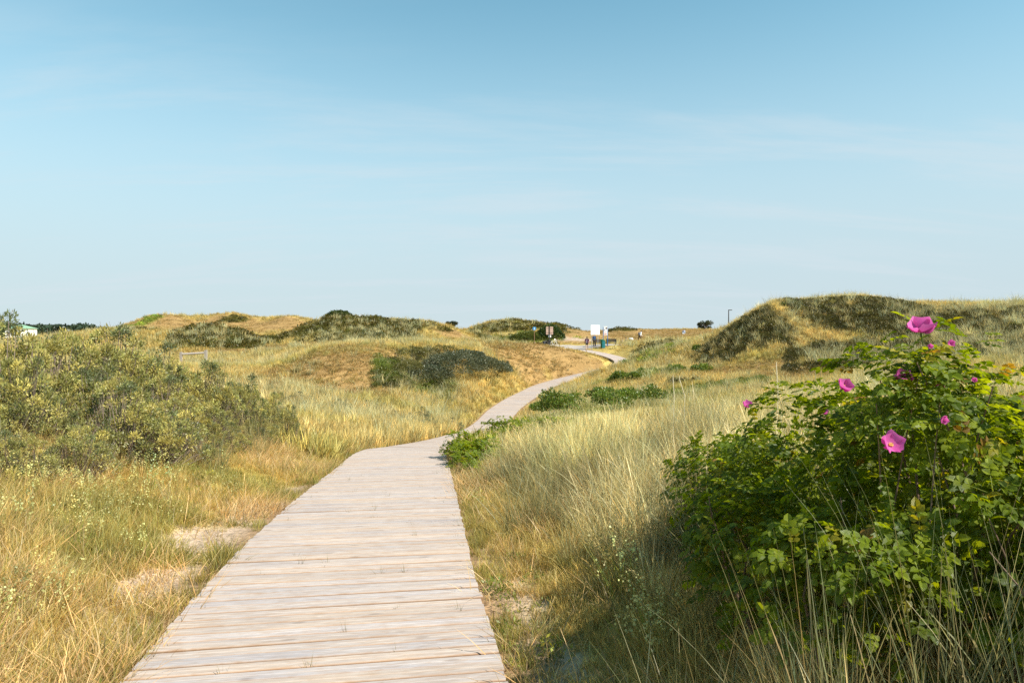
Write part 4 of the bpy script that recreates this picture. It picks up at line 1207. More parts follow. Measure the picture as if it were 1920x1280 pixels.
V, F, CC = cards(P, D, S_, np.full(n, 2.0), np.full(n, 1.5), C)
wd = link('far_woods', mesh_np('far_woods', V, [F], M_LEAF, colors=CC))
tag(wd, 'dark line of far woods on the horizon at the left', 'woods', None, 'stuff')

# ------------------------------------------------------------------ marram tussocks that stand out one by one
def tussock(x, y, hh, nb, label, seed, pal, lean=.4, curl=.8, wid=.005, rb=.1, z=None, nm='marram_tussock'):
    rg = np.random.default_rng(seed)
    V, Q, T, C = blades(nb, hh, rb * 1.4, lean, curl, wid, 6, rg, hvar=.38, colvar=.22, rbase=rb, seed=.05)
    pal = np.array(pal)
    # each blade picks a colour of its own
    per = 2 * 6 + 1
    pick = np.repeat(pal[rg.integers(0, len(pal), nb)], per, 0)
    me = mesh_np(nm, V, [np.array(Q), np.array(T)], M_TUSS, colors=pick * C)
    o = link(nm, me, None, (x, y, h1(x, y) if z is None else z))
    tag(o, label, 'grass tussock', 'single marram tussocks')
    return o
PALM = ((.40, .36, .17), (.29, .29, .13), (.22, .25, .12), (.46, .36, .17))
for a in [
    (1.02, 2.25, .80, 110, 'straw tussock growing up through the rose bush left of the low pink flower', 401, PALM, .38, .55, .0042, .11),
    (1.62, 1.95, .78, 150, 'big upright tussock at the right edge in front of the rose bush', 402, PALM, .32, .5, .0042, .13),
    (.98, 1.78, .78, 120, 'arching half shaded tussock at the bottom below the rose leaves', 403, PALM, .55, .9, .004, .12),
    (.70, 2.45, .62, 120, 'spreading dark tussock at the lower left foot of the rose bush', 404, PALM, .75, .8, .004, .13),
    (1.32, 1.62, .75, 130, 'shaded tussock at the bottom right corner', 405, PALM, .5, .7, .004, .14),
    (.86, 1.72, .66, 70, 'leaning straw tussock low at the bottom right of the sandy strip', 416, PALM, .7, .7, .0042, .12),
    (1.18, 1.98, .80, 70, 'tussock of long pale blades in front of the lowest rose leaves', 417, PALM, .5, .8, .0042, .12),
    (1.48, 2.3, .98, 80, 'upright blond tussock right of the low pink flower', 418, PALM, .35, .6, .0042, .1),
    (1.95, 4.6, 1.0, 60, 'sparse tall tussock behind the magenta flower, against the right dune', 406, PALM, .3, .45, .005, .12),
    (2.55, 3.4, .95, 50, 'thin tussock rising behind the top right of the rose bush', 407, PALM, .3, .5, .005, .1),
    (.12, 6.4, .72, 190, 'dense dark footed tussock nearest the boardwalk on the right', 408, PALM, .55, 1.0, .004, .2),
    (.75, 5.0, .72, 170, 'broad tussock between the boardwalk tussock and the rose bush', 409, PALM, .5, .9, .004, .2),
    (-.25, 9.4, .5, 160, 'short tussock beside the boardwalk just before its crest', 410, PALM, .5, .9, .0045, .2),
    (1.1, 7.6, .95, 150, 'tall pale tussock left of the rose bush top', 411, PALM, .35, .7, .0045, .18),
    (2.4, 8.8, 1.05, 150, 'tall pale tussock behind the leftmost pink flower', 412, PALM, .35, .6, .005, .2),
    (-4.9, 8.4, .75, 60, 'straw tussock with long stems in the hollow of the left thicket', 413, PALM, .6, .5, .006, .14),
    (-4.2, 11.2, .62, 90, 'pale tussock on the left slope below the smallest bush', 414, PALM, .45, .6, .005, .16),
    (-6.0, 7.3, .7, 70, 'pale fan shaped tussock between the left edge bushes', 419, PALM, .5, .6, .006, .14),
    (-5.35, 9.6, .8, 70, 'blond tussock in the middle of the left thicket, above the twiggy bush', 420, PALM, .45, .6, .006, .14),
    (-4.0, 9.2, .7, 80, 'straw tussock just right of the twiggy bush', 421, PALM, .45, .6, .0055, .14),
    (-4.65, 11.9, .75, 80, 'straw tussock below the wooden rail among grey green bushes', 422, PALM, .4, .6, .006, .14),
    (-5.2, 6.9, .55, 70, 'yellow tussock in front of the left thicket', 423, PALM, .5, .7, .005, .12),
    (-2.75, 3.25, .35, 60, 'thin green tussock low beside the boardwalk at bottom left', 415, PALM, .6, .8, .0035, .08)]:
    tussock(*a)
# dead stalks sticking up out of the marram
for k, (u, v0, v1, Y, lab) in enumerate([(1456, 735, 678, 7.5, 'single bleached stalk standing up before the right dune'),
                                         (1262, 745, 703, 9.0, 'short bleached stalk above the marram beside the green thickets'),
                                         (1282, 742, 704, 9.2, 'leaning bleached stalk right of the shorter one')]):
    b = at(u, v0, Y); t_ = at(u + (0, 0, -8)[k], v1, Y)
    mb = MB(); g = h1(b[0], b[1])
    mb.tube([(0, 0, 0), (.01, 0, (b[2] - g) * .7), (.015, 0, b[2] - g), (t_[0] - b[0], 0, t_[2] - g - .05), (t_[0] - b[0], 0, t_[2] - g)], [.003, .003, .005, .006, .003], 5)
    o = mb.build('dead_stalk', simple('bleached_stalk', (.68, .58, .38), .8), None, (b[0], b[1], g))
    tag(o, lab, 'stalk', 'bleached dead stalks')
# little grass sprouts growing through the deck gaps
sp = RNG.choice(NPL, 34)
for k in range(38):
    s = s0 + PITCH_PLANK * (int(prng.integers(16, 95)) + .5)
    p, t, n = on_path(s); q = p + n * prng.uniform(-.9, .9)
    V, Q, T, C = blades(7, .055 + .05 * prng.random(), .018, .45, .5, .0028, 3, prng)
    o = link('grass_sprout', mesh_np('grass_sprout', V, [np.array(Q), np.array(T)], M_TUSS, colors=C * np.array((.20, .19, .05))), None, (q[0], q[1], q[2] - .012))
    tag(o, 'small grass sprout growing up through a gap between boardwalk planks', 'grass sprout', 'grass sprouts in the boardwalk gaps')

# ------------------------------------------------------------------ rugosa rose bushes
def leaf_template(rg, nl=7, fold=.28, droop=.25):
    V = []; Q = []; T = []; UV = []
    def leaflet(base, ang, L, Wd, pitch):
        c, s_ = math.cos(ang), math.sin(ang)
        prof = [(0, 0), (.33, .5), (.7, .42), (1.0, 0)]
        o = len(V)
        def put(t, w_, side):
            x_ = L * t; y_ = Wd * w_ * side
            z_ = abs(y_) * fold * 1.6 - droop * L * t * t + pitch * x_
            V.append((base[0] + c * x_ - s_ * y_, base[1] + s_ * x_ + c * y_, base[2] + z_)); UV.append((side * w_ * 2, t))
        put(0, 0, 0); put(.33, 0, 0); put(.7, 0, 0); put(1, 0, 0)
        put(.33, 1 * .5, 1); put(.7, .42, 1); put(.33, .5, -1); put(.7, .42, -1)
        T.extend([(o, o + 1, o + 4), (o + 2, o + 3, o + 5), (o, o + 6, o + 1), (o + 2, o + 7, o + 3)])
        Q.extend([(o + 1, o + 2, o + 5, o + 4), (o + 1, o + 6, o + 7, o + 2)])
    Ra = .105
    leaflet((Ra, 0, -.010), rg.normal(0, .1), .042, .031, -.1)
    for i in range((nl - 1) // 2):
        xb = Ra * (.9 - .31 * i); z_ = -.010 * (xb / Ra) ** 2
        for sd in (1, -1):
            leaflet((xb, 0, z_), sd * (1.05 + rg.normal(0, .12)), .037 * (1 - .07 * i) * (.9 + .2 * rg.random()), .027, .12)
    o = len(V)
    V.extend([(0, -.0012, 0), (0, .0012, 0), (Ra, -.001, -.010), (Ra, .001, -.010)]); UV.extend([(0, 0)] * 4)
    Q.append((o, o + 2, o + 3, o + 1))
    return np.array(V), np.array(Q), np.array(T), np.array(UV)
lr = np.random.default_rng(77)
LT = [leaf_template(lr, (7, 7, 5, 7)[i], (.25, .45, .3, .1)[i], (.25, .4, .2, .5)[i]) for i in range(4)]
LCOL = [np.array(c) for c in ((.092, .140, .006), (.150, .205, .008), (.215, .265, .011), (.27, .25, .018), (.26, .15, .03))]
LPROB = (.29, .38, .275, .043, .012)
LMESH = [[None] * len(LCOL) for _ in LT]
def leaf_mesh(i, j):
    if LMESH[i][j] is None:
        V, Q, T, UV = LT[i]
        LMESH[i][j] = mesh_np('leaf', V, [Q, T], M_ROSE, colors=np.tile(LCOL[j], (len(V), 1)), uvs=UV)
    return LMESH[i][j]

def petal_mesh(rg, R_, cup):
    V = []; Q = []; n = 5
    for i in range(n):
        t = i / (n - 1)
        wdt = R_ * .62 * math.sin(min(1, .12 + t * .95) * math.pi * .62) * (1 if t < .95 else .92)
        for k in range(5):
            s_ = k / 2 - 1
            notch = -.10 * R_ * (1 - abs(s_)) * (t > .9)
            x_ = R_ * t * (1 - .10 * s_ * s_ * t) + notch
            z_ = cup * R_ * t * t + .12 * R_ * s_ * s_ * t + rg.normal(0, .018) * R_ * t
            V.append((x_, wdt * s_, z_))
    for i in range(n - 1):
        for k in range(4):
            a = i * 5 + k; Q.append((a, a + 5, a + 6, a + 1))
    col = np.array((.60, .070, .36)) * (.9 + .2 * rg.random())
    t_ = np.repeat(np.linspace(0, 1, n), 5)[:, None]
    C = col * (.85 + .2 * t_) + np.array((.16, .12, .14)) * (t_ ** 2) * .8 + np.array((.25, .25, .2)) * np.clip(.3 - t_, 0, 1)
    return mesh_np('petal', np.array(V), [np.array(Q)], M_PETAL, colors=C, smooth_shade=True)
PETALS = [petal_mesh(lr, .040, c) for c in (.25, .45, .7, .95)]

def rose_bush(ells, nleaf, nobj, seed, label, flowers=(), canes=40, cull_cam=True, scale=1.0, name='rose_bush', group=None):
    rg = np.random.default_rng(seed)
    E = np.array(ells, float)
    c0 = np.array((E[0, 0], E[0, 1], h1(E[0, 0], E[0, 1])))
    o = empty(name, tuple(c0))
    tag(o, label, 'rose bush', group)
    area = E[:, 3] * E[:, 4] + E[:, 3] * E[:, 5] + E[:, 4] * E[:, 5]
    N = nleaf * 3
    which = rg.choice(len(E), N, p=area / area.sum())
    d = unit(rg.normal(0, 1, (N, 3))); d[:, 2] = np.where(d[:, 2] < -.35, -d[:, 2], d[:, 2])
    lump = .84 + .32 * fbm(d[:, 0] * 3 + which * 2.3, d[:, 1] * 3 + d[:, 2] * 2.6, seed, 3)
    rr = (1 - .42 * rg.random(N) ** 1.5) * lump
    P = E[which, :3] + d * E[which, 3:6] * rr[:, None]
    ok = np.ones(N, bool)
    for k in range(len(E)):
        q = (P - E[k, :3]) / E[k, 3:6]
        ok &= ~(((q ** 2).sum(1) < .62 ** 2) & (which != k))
    ok &= P[:, 2] > hgt(P[:, 0], P[:, 1]) + np.where(P[:, 1] < 3.2, .42, .06)
    P = P[ok][:nleaf]; d = d[ok][:nleaf]
    nin = int(len(P) * .8)                                                          # older leaves deep inside
    wi = rg.choice(len(E), nin, p=area / area.sum()); di = unit(rg.normal(0, 1, (nin, 3)))
    Pi = E[wi, :3] + di * E[wi, 3:6] * (.30 + .48 * rg.random(nin))[:, None]
    oki = Pi[:, 2] > hgt(Pi[:, 0], Pi[:, 1]) + .15
    P = np.concatenate([P, Pi[oki]]); d = np.concatenate([d, di[oki]]); n = len(P)
    # outer leaves stand in sprays round a shoot tip, with dark gaps between
    no = min(nleaf, n - int(oki.sum())); nsp = max(20, no // 7)
    sp_ = rg.integers(0, nsp, no)
    Pc, dc = P[:nsp].copy(), d[:nsp].copy()
    dsp = unit(dc + np.array((.1, 0, .55)))
    az = rg.normal(0, 1, (n, 3)) + d * .9
    nrm = unit(d * .6 + np.array((0.15, -.05, .65)) + rg.normal(0, .3, (n, 3)))
    tang = rg.normal(0, 1, (no, 3)); tang = unit(tang - dsp[sp_] * (tang * dsp[sp_]).sum(1)[:, None])
    lift = rg.uniform(-.05, .75, (no, 1))
    P[:no] = Pc[sp_] + tang * .012 - dsp[sp_] * (.05 * rg.random((no, 1)))
    d[:no] = dc[sp_]
    az[:no] = tang + dsp[sp_] * lift
    nrm[:no] = dsp[sp_] - tang * lift * .8 + rg.normal(0, .22, (no, 3))
    X = unit(az); nrm = unit(nrm - X * (nrm * X).sum(1)[:, None]); Yv = np.cross(nrm, X)
    sc = scale * (.60 + .45 * rg.random(n))
    pal = rg.choice(len(LCOL), n, p=LPROB); tpl = rg.integers(0, len(LT), n)
    # nearest leaves become parts of their own
    toeye = np.linalg.norm(P - np.array((0, 0, EYE)), axis=1)
    fx = P[:, 0] / P[:, 1]; vis = (fx < .76) & (np.abs((P[:, 2] - EYE) / P[:, 1]) < .5)
    depth_in = ((P - np.array((0, 0, EYE))) * d).sum(1) / toeye                       # facing the eye
    score = toeye + np.where(vis, 0, 50) + depth_in * .6 + np.where(np.arange(n) >= nleaf, 9, 0)
    order = np.argsort(score); single = set(order[:nobj].tolist())
    V = []; Q = []; T = []; UV = []; C = []; off = 0
    for i in range(n):
        M3 = np.stack([X[i], Yv[i], nrm[i]], 1) * sc[i]
        if i in single:
            lf = link('leaf', leaf_mesh(tpl[i], pal[i]), o)
            m = Matrix([list(M3[r]) + [P[i, r] - c0[r]] for r in range(3)] + [[0, 0, 0, 1]])
            lf.matrix_local = m
        else:
            tv, tq, tt, tu = LT[tpl[i]]
            V.append(tv @ M3.T + (P[i] - c0)); Q.append(tq + off); T.append(tt + off); UV.append(tu)
            C.append(np.tile(LCOL[pal[i]] * math.exp(rg.normal(0, .12)), (len(tv), 1))); off += len(tv)
    f = link('foliage', mesh_np('foliage', np.concatenate(V), [np.concatenate(Q), np.concatenate(T)], M_ROSE, colors=np.concatenate(C), uvs=np.concatenate(UV)), o)
    f['kind'] = 'stuff'
    for k in range(canes):
        e = E[rg.integers(len(E))]
        b = np.array((e[0] + rg.normal(0, .3) * e[3], e[1] + rg.normal(0, .3) * e[4], 0)); b[2] = h1(b[0], b[1]) - .03
        dd = unit(np.array((rg.normal(0, .8), rg.normal(0, .8), 1.0)))
        t_ = e[:3] + dd * e[3:6] * rg.uniform(.8, 1.0)
        m_ = (b + t_) / 2 + np.array((rg.normal(0, .08), rg.normal(0, .08), .1))
        mb = MB(); rad = rg.uniform(.004, .008) * scale
        mb.tube([tuple(q - c0) for q in (b, m_ * .5 + b * .5, m_, (m_ + t_) / 2 + np.array((0, 0, .03)), t_)], [rad, rad * .9, rad * .8, rad * .6, rad * .35], 5, False)
        mb.build('cane', M_CANE, o)
    for (u, v, Yd, size, cup, tx, ty) in flowers:
        p = np.array(at(u, v, Yd))
        fl = empty('flower', tuple(p - c0)); fl.parent = o
        fl.rotation_euler = (tx, ty, 0); spin = rg.random() * 6
        for k in range(5):
            pt = link('petal', PETALS[min(3, cup + (k % 2 if cup < 3 else 0))], fl)
            pt.rotation_euler = (rg.normal(0, .12), -.08 - rg.random() * .15, spin + k * 2 * math.pi / 5 + rg.normal(0, .08)); s_ = size * (.9 + .2 * rg.random()); pt.scale = (s_, s_ * 1.12, s_)
            pt.location = (0, 0, .0008 * k)
        mb = MB()
        for k in range(14):
            a = rg.random() * 6.28; r_ = .011 * size * rg.random() ** .5
            mb.tube([(r_ * .3 * math.cos(a), r_ * .3 * math.sin(a), 0), (r_ * math.cos(a), r_ * math.sin(a), .010 * size)], .0012, 4)
        mb.build('stamens', M_YELLOW, fl)
        mb = MB(); mb.tube([(0, 0, -.002), (0, 0, -.012), (.004, 0, -.03), (.01, 0, -.07)], [.004, .006, .002, .0018], 5)
        mb.build('flower_stem', simple('flower_stem_green', (.08, .12, .03), .6), fl)
    return o
ROSE_E = [(1.72, 2.80, .74, .55, .62, .92), (2.35, 3.05, .66, .72, .8, .70), (1.75, 3.75, .52, .66, .85, .86), (1.85, 5.0, .22, .8, 1.05, .66), (1.22, 3.35, .42, .42, .6, .50),
          (1.34, 2.62, .62, .42, .42, .40), (1.95, 2.4, .68, .55, .40, .45), (3.3, 3.7, .66, .85, .95, .82), (1.52, 4.3, .32, .5, .8, .52), (2.6, 2.3, .68, .6, .5, .66), (2.12, 1.62, .72, .52, .42, .68), (2.9, 1.7, .7, .7, .6, .8), (2.5, 3.6, .62, .7, .8, .72), (1.66, 2.66, 1.22, .22, .24, .34), (2.05, .95, .75, .52, .48, .78), (2.7, .3, .75, .7, .6, .85)]  # unseen lobes beside the camera are added to shade the right foreground
rose_bush(ROSE_E, 8200, 288, 501, 'large glossy green rose bush with magenta flowers at the right', canes=46, flowers=[
    (1727, 622, 2.60, 1.12, 2, .55, -.35), (1667, 835, 2.25, 1.0, 1, 1.0, .15), (1581, 726, 3.25, .95, 1, .8, .3), (1688, 714, 2.68, .9, 2, .85, .1),
    (1399, 763, 5.0, .95, 3, .5, .2), (1540, 772, 3.3, .5, 3, .7, .9), (1757, 729, 2.55, .42, 3, 1.0, .3), (1778, 646, 2.6, .4, 3, 1.2, .4), (1744, 652, 2.55, .26, 3, .9, -.6), (1826, 714, 2.5, .26, 3, .9, -.6), (1766, 786, 2.4, .4, 3, 1.5, .2)])
rose_bush([(-1.0, 12.9, -.74, .36, .7, .46), (-.84, 11.8, -.72, .28, .7, .38), (-.5, 13.8, -.82, .5, .7, .44), (-.5, 12.5, -.74, .4, .8, .40), (-.62, 11.0, -.64, .2, .5, .26)], 1500, 0, 502, 'small low rose bush spilling over the boardwalk edge at the crest', canes=10, scale=1.0, group=None, name='low_rose_bush')
rose_bush([(-.05, 14.5, -.66, .7, .6, .46), (1.0, 15.0, -.72, .9, .7, .45)], 1000, 0, 503, 'low rose bush behind the marram, by the gap in the boardwalk', canes=8, scale=1.05, name='low_rose_bush')

# ------------------------------------------------------------------ signs, bench, bins, bicycle by the landing
def gz(x, y): return h1(x, y)
Yd = 86.5
def px2x(u, Y): return (u - 960) / 1280 * Y
# blank white board on two posts
xb = px2x(1116, Yd); zb = gz(xb, Yd); ztop = at(1116, 609.5, Yd)[2]; zbot = at(1116, 627.3, Yd)[2]
o = empty('notice_board', (xb, Yd, zb), R(32)); tag(o, 'large blank white board on two posts by the landing', 'notice board')
mb = MB(); mb.box((0, 0, (ztop + zbot) / 2 - zb), (.71, .025, (ztop - zbot) / 2)); mb.build('panel', M_WHITE, o)
for sx in (-.50, .48):
    mb = MB(); mb.tube([(sx, .06, -.3), (sx, .06, ztop - zb - .05)], .035, 8); mb.build('post', M_GREYMETAL, o)
# narrow information board on blue posts
Yi = 88.0
xi = px2x(1135.2, Yi); zi = gz(xi, Yi); zt = at(1135, 611.5, Yi)[2] - zi; zl = at(1135, 628.5, Yi)[2] - zi
o = empty('information_board', (xi, Yi, zi), R(-6)); tag(o, 'narrow printed information board between blue posts', 'information board')
for sx in (-.29, .29):
    mb = MB(); mb.box((sx, 0, (zt - .1) / 2 - .15), (.04, .04, (zt - .1) / 2 + .15)); mb.build('post', M_BLUE, o)
mb = MB(); mb.box((.02, -.045, (zt + zl) / 2), (.24, .012, (zt - zl) / 2)); pn = mb.build('panel', M_WHITE, o)
for (cx, cz, hx, hz, m) in ((.12, zt - .25, .09, .11, M_GREYPRINT), (-.13, zt - .48, .045, .06, M_GREYPRINT), (.0, zl + .16, .15, .08, M_PINKPRINT), (-.05, zl + .4, .1, .03, M_PINKPRINT)):
    mb = MB(); mb.box((cx, -.0605, cz), (hx, .003, hz)); mb.build('print', m, pn)
# bins
xg = px2x(1129, 87.2); o = empty('litter_bin', (xg, 87.2, gz(xg, 87.2)), R(8)); tag(o, 'dark green litter bin under the information board', 'bin', 'bins beside the information board')
mb = MB(); mb.tube([(0, 0, 0), (0, 0, .12), (0, 0, .95), (0, 0, 1.0)], [.17, .20, .22, .2], 12); mb.build('body', M_GREENBIN, o)
mb = MB(); mb.tube([(0, 0, 1.003), (0, 0, 1.05), (0, 0, 1.10)], [.225, .225, .1], 12); mb.build('lid', M_GREENBIN, o)
xg = px2x(1131.8, 87.0); o = empty('litter_bin', (xg, 86.9, gz(xg, 86.9)), R(-12)); tag(o, 'teal litter bin right beside the dark green one', 'bin', 'bins beside the information board')
mb = MB(); mb.box((0, 0, .47), (.17, .17, .47)); mb.build('body', M_TEAL, o)
mb = MB(); mb.box((0, 0, .97), (.18, .18, .025)); mb.build('lid', M_GREENBIN, o)
# benches
def bench(u, Y, L, label, rz):
    x = px2x(u, Y); o = empty('park_bench', (x, Y, gz(x, Y)), rz); tag(o, label, 'bench', 'black benches at the landing')
    for k in range(3):
        mb = MB(); mb.box((0, -.14 + .14 * k, .45), (L / 2, .06, .02)); mb.build('seat_slat', M_BLACK, o)
    for k in range(3):
        mb = MB(); mb.box((0, .22 + .02 * k, .58 + .13 * k), (L / 2, .015, .055)); mb.build('back_slat', M_BLACK, o)
    for sx in (-1, 1):
        for (yy, hh) in ((-.16, .43), (.2, .9)):
            mb = MB(); mb.box((sx * (L / 2 - .12), yy, hh / 2), (.03, .03, hh / 2)); mb.build('leg', M_BLACK, o)
bench(1147, 88.5, 1.35, 'black slatted bench right of the information board', R(3))
bench(1123, 89.5, 1.1, 'black bench partly hidden behind the white board', R(-4))
# pinkish sign seen from behind, on a dark post with a small plate below
Ys = 88.6; xs = px2x(1030.5, Ys); zs = gz(xs, Ys)
zt = at(1030, 612.3, Ys)[2] - zs; zl = at(1030, 627, Ys)[2] - zs; z2 = at(1030, 628, Ys)[2] - zs; z3 = at(1030, 632.3, Ys)[2] - zs
o = empty('road_sign', (xs, Ys, zs)); tag(o, 'pinkish square sign on a dark post beside the parked bicycle', 'sign')
mb = MB(); mb.tube([(0, 0, -.2), (0, 0, zt + .12)], .045, 8); mb.build('post', M_POST, o)
mb = MB(); mb.box((0, .06, (zt + zl) / 2), (.45, .012, (zt - zl) / 2)); mb.build('panel', M_PINKBACK, o)
mb = MB(); mb.box((.02, .062, (z2 + z3) / 2), (.18, .01, (z2 - z3) / 2)); mb.build('small_plate', M_WHITE, o)
mb = MB(); mb.box((0, .046, zt - .2), (.4, .004, .02)); mb.box((0, .046, zl + .2), (.4, .004, .02)); mb.build('bracket', M_POST, o)
# round blue sign
Yr = 91.5; xr = px2x(1002, Yr); zr = gz(xr, Yr); zc = at(1002, 615.8, Yr)[2] - zr
o = empty('round_sign', (xr, Yr, zr)); tag(o, 'round blue sign with a white symbol on a brown post', 'sign')
mb = MB(); mb.box((0, .04, zc / 2), (.04, .04, zc / 2 + .2)); mb.build('post', M_BROWNPOST, o)
mb = MB(); mb.tube([(0, -.012, zc), (0, .0, zc)], .24, 20); dsc = mb.build('disc', M_SIGNBLUE, o)
mb = MB(); mb.tube([(0, -.018, zc + .09), (0, -.0135, zc + .09)], .04, 10); mb.box((0, -.016, zc), (.045, .002, .06)); mb.box((-.03, -.016, zc - .11), (.02, .002, .06)); mb.box((.05, -.016, zc - .10), (.02, .002, .06), Matrix.Rotation(R(-25), 3, 'Y'))
mb.build('symbol', M_WHITE, dsc)
# short grey stakes
for u, Y, lab in ((1167, 90.5, 'short grey stake in the grass right of the black bench'), (1152.5, 92, 'thin grey stake behind the black bench'), (1003, 86.5, 'pale short stake in dry grass left of the bicycle')):
    x = px2x(u, Y); mb = MB(); mb.tube([(0, 0, -.2), (0, 0, .62), (0, 0, .66)], [.05, .05, .03], 7)
    tag(mb.build('marker_stake', M_WOODGREY, None, (x, Y, gz(x, Y))), lab, 'stake', 'short marker stakes')
# bicycle with panniers, facing right
Yb = 87.3; xb = px2x(1037, Yb); o = empty('bicycle', (xb, Yb, gz(xb, Yb) + .02), R(-12)); tag(o, 'bicycle with dark panniers leaning by the pinkish sign', 'bicycle')
for sx in (-.54, .54):
    mb = MB(); mb.ring((sx, 0, .35), .33, .022, 'y', 30, 6); wl = mb.build('wheel', M_BLACK, o)
    mb = MB(); mb.ring((sx, 0, .35), .305, .010, 'y', 30, 5)
    mb.build('rim', M_CHROME, wl)
    mb = MB()
    for k in range(12):
        a = k * math.pi / 6; mb.tube([(sx, 0, .35), (sx + .3 * math.cos(a), 0, .35 + .3 * math.sin(a))], .004, 4)
    mb.build('spokes', M_CHROME, wl)
mb = MB()
for a, b in (((-.54, 0, .35), (-.05, 0, .32)), ((-.05, 0, .32), (-.18, 0, .88)), ((-.54, 0, .35), (-.16, 0, .78)), ((-.05, 0, .32), (.38, 0, .80)), ((-.16, 0, .76), (.36, 0, .90)), ((.54, 0, .35), (.34, 0, 1.0))):
    mb.tube([a, b], .022, 8)
mb.build('frame', M_WHITE, o)
mb = MB(); mb.tube([(.34, 0, .98), (.30, 0, 1.10)], .014, 6); mb.tube([(.20, -.28, 1.10), (.30, -.2, 1.12), (.30, .2, 1.12), (.20, .28, 1.10)], .014, 6); mb.build('handlebar', M_CHROME, o)
mb = MB(); mb.ball((-.2, 0, .93), (.14, .075, .04)); mb.build('saddle', M_BLACK, o)
for sy in (-1, 1):
    mb = MB(); mb.box((-.56, sy * .13, .50), (.20, .07, .19)); mb.ball((-.56, sy * .13, .68), (.2, .07, .05)); mb.build('pannier', M_DARKGREY, o)
mb = MB(); mb.box((-.55, 0, .74), (.24, .09, .012)); mb.build('rack', M_BLACK, o)
mb = MB(); mb.ball((-.55, 0, .86), (.26, .17, .12)); mb.build('bag', M_BLACK, o)
mb = MB(); mb.ring((-.05, -.05, .32), .09, .01, 'y', 18, 5); mb.tube([(-.05, -.1, .32), (.08, -.1, .2)], .012, 5); mb.build('crankset', M_CHROME, o)
# second bag heap / second bicycle behind
o = empty('bicycle', (xb - .75, Yb + .5, gz(xb - .75, Yb + .5) + .02), R(20)); tag(o, 'dark bicycle loaded with bags, mostly hidden behind the pale framed one', 'bicycle')
for sx in (-.54, .54):
    mb = MB(); mb.ring((sx, 0, .35), .33, .024, 'y', 26, 6); mb.build('wheel', M_BLACK, o)
mb = MB()
for a, b in (((-.54, 0, .35), (-.05, 0, .32)), ((-.05, 0, .32), (-.18, 0, .88)), ((-.54, 0, .35), (-.16, 0, .78)), ((-.05, 0, .32), (.38, 0, .80)), ((-.16, 0, .76), (.36, 0, .90)), ((.54, 0, .35), (.34, 0, 1.0))):
    mb.tube([a, b], .022, 8)
mb.build('frame', M_BLACK, o)
mb = MB(); mb.tube([(.34, 0, .98), (.30, 0, 1.08)], .014, 6); mb.tube([(.20, -.28, 1.07), (.30, -.2, 1.09), (.30, .2, 1.09), (.20, .28, 1.07)], .014, 6); mb.build('handlebar', M_BLACK, o)
mb = MB(); mb.ball((-.2, 0, .93), (.14, .075, .04)); mb.build('saddle', M_BLACK, o)
for sy in (-1, 1):
    mb = MB(); mb.box((-.3, sy * .14, .52), (.22, .08, .2)); mb.ball((-.3, sy * .14, .72), (.22, .08, .06)); mb.build('pannier', M_DARKGREY, o)
# lamp post
Yl = 128; p = at(1366.3, 581, Yl); z0 = gz(p[0], Yl); H = p[2] - z0
o = empty('lamp_post', (p[0], Yl, z0)); tag(o, 'slim grey lamp post rising behind the right dune', 'lamp post')
mb = MB(); mb.tube([(0, 0, -.3), (0, 0, 1.0), (0, 0, H)], [.14, .11, .08], 8); mb.build('pole', M_POST, o)
mb = MB(); mb.box((.28, 0, H - .02), (.34, .12, .07)); mb.build('lamp_head', M_POST, o)
# wooden rail in the left valley
Yw = 60; a = at(339.5, 662, Yw); b = at(386, 659.5, Yw + .6)
ga = gz(a[0], a[1]); o = empty('wooden_rail', (a[0], a[1], ga)); tag(o, 'weathered wooden rail on two posts standing in the left valley', 'rail fence')
mb = MB(); mb.box((0, 0, (a[2] - ga) / 2), (.09, .09, (a[2] - ga) / 2 + .1)); mb.build('post', M_WOODGREY, o)
gb = gz(b[0], b[1]); mb = MB(); mb.box((b[0] - a[0], b[1] - a[1], (b[2] + .06 - ga + gb - ga) / 2), (.1, .1, (b[2] + .06 - gb) / 2 + .1)); mb.build('post', M_WOODGREY, o)
mb = MB(); mb.tube([(.1, 0, a[2] - ga - .08), (b[0] - a[0] - .11, b[1] - a[1], b[2] - ga - .08)], .085, 8); mb.build('rail', M_WOODGREY, o)
# building with green roof far left
Yh = 230; pl = at(26, 620, Yh); pr_ = at(54, 620, Yh); zt = at(50, 608.2, Yh)[2]; ze = at(50, 616, Yh)[2]
cx = (pl[0] + pr_[0]) / 2; hw = (pr_[0] - pl[0]) / 2; g0 = -1.6
o = empty('house', (cx, Yh, g0)); tag(o, 'white house with a pale green hipped roof beyond the left bushes', 'house')
mb = MB(); mb.box((0, 0, (ze - g0) / 2), (hw, 4, (ze - g0) / 2)); mb.build('wall', M_WALLWHITE, o)
mb = MB(); e = ze - g0; r_ = zt - g0
mb.add([(-hw - .4, -4.4, e + .01), (hw + .4, -4.4, e + .01), (hw + .4, 4.4, e + .01), (-hw - .4, 4.4, e + .01), (-hw * .15, 0, r_), (hw * .15, 0, r_)], [(0, 1, 5, 4), (2, 3, 4, 5), (0, 3, 2, 1)], [(1, 2, 5), (3, 0, 4)])
mb.build('roof', M_ROOFGREEN, o)
for k in (-1, 0, 1):
    mb = MB(); mb.box((k * hw * .55, -4.03, e * .55), (.5, .04, .6)); mb.build('window', M_DARKGREY, o)

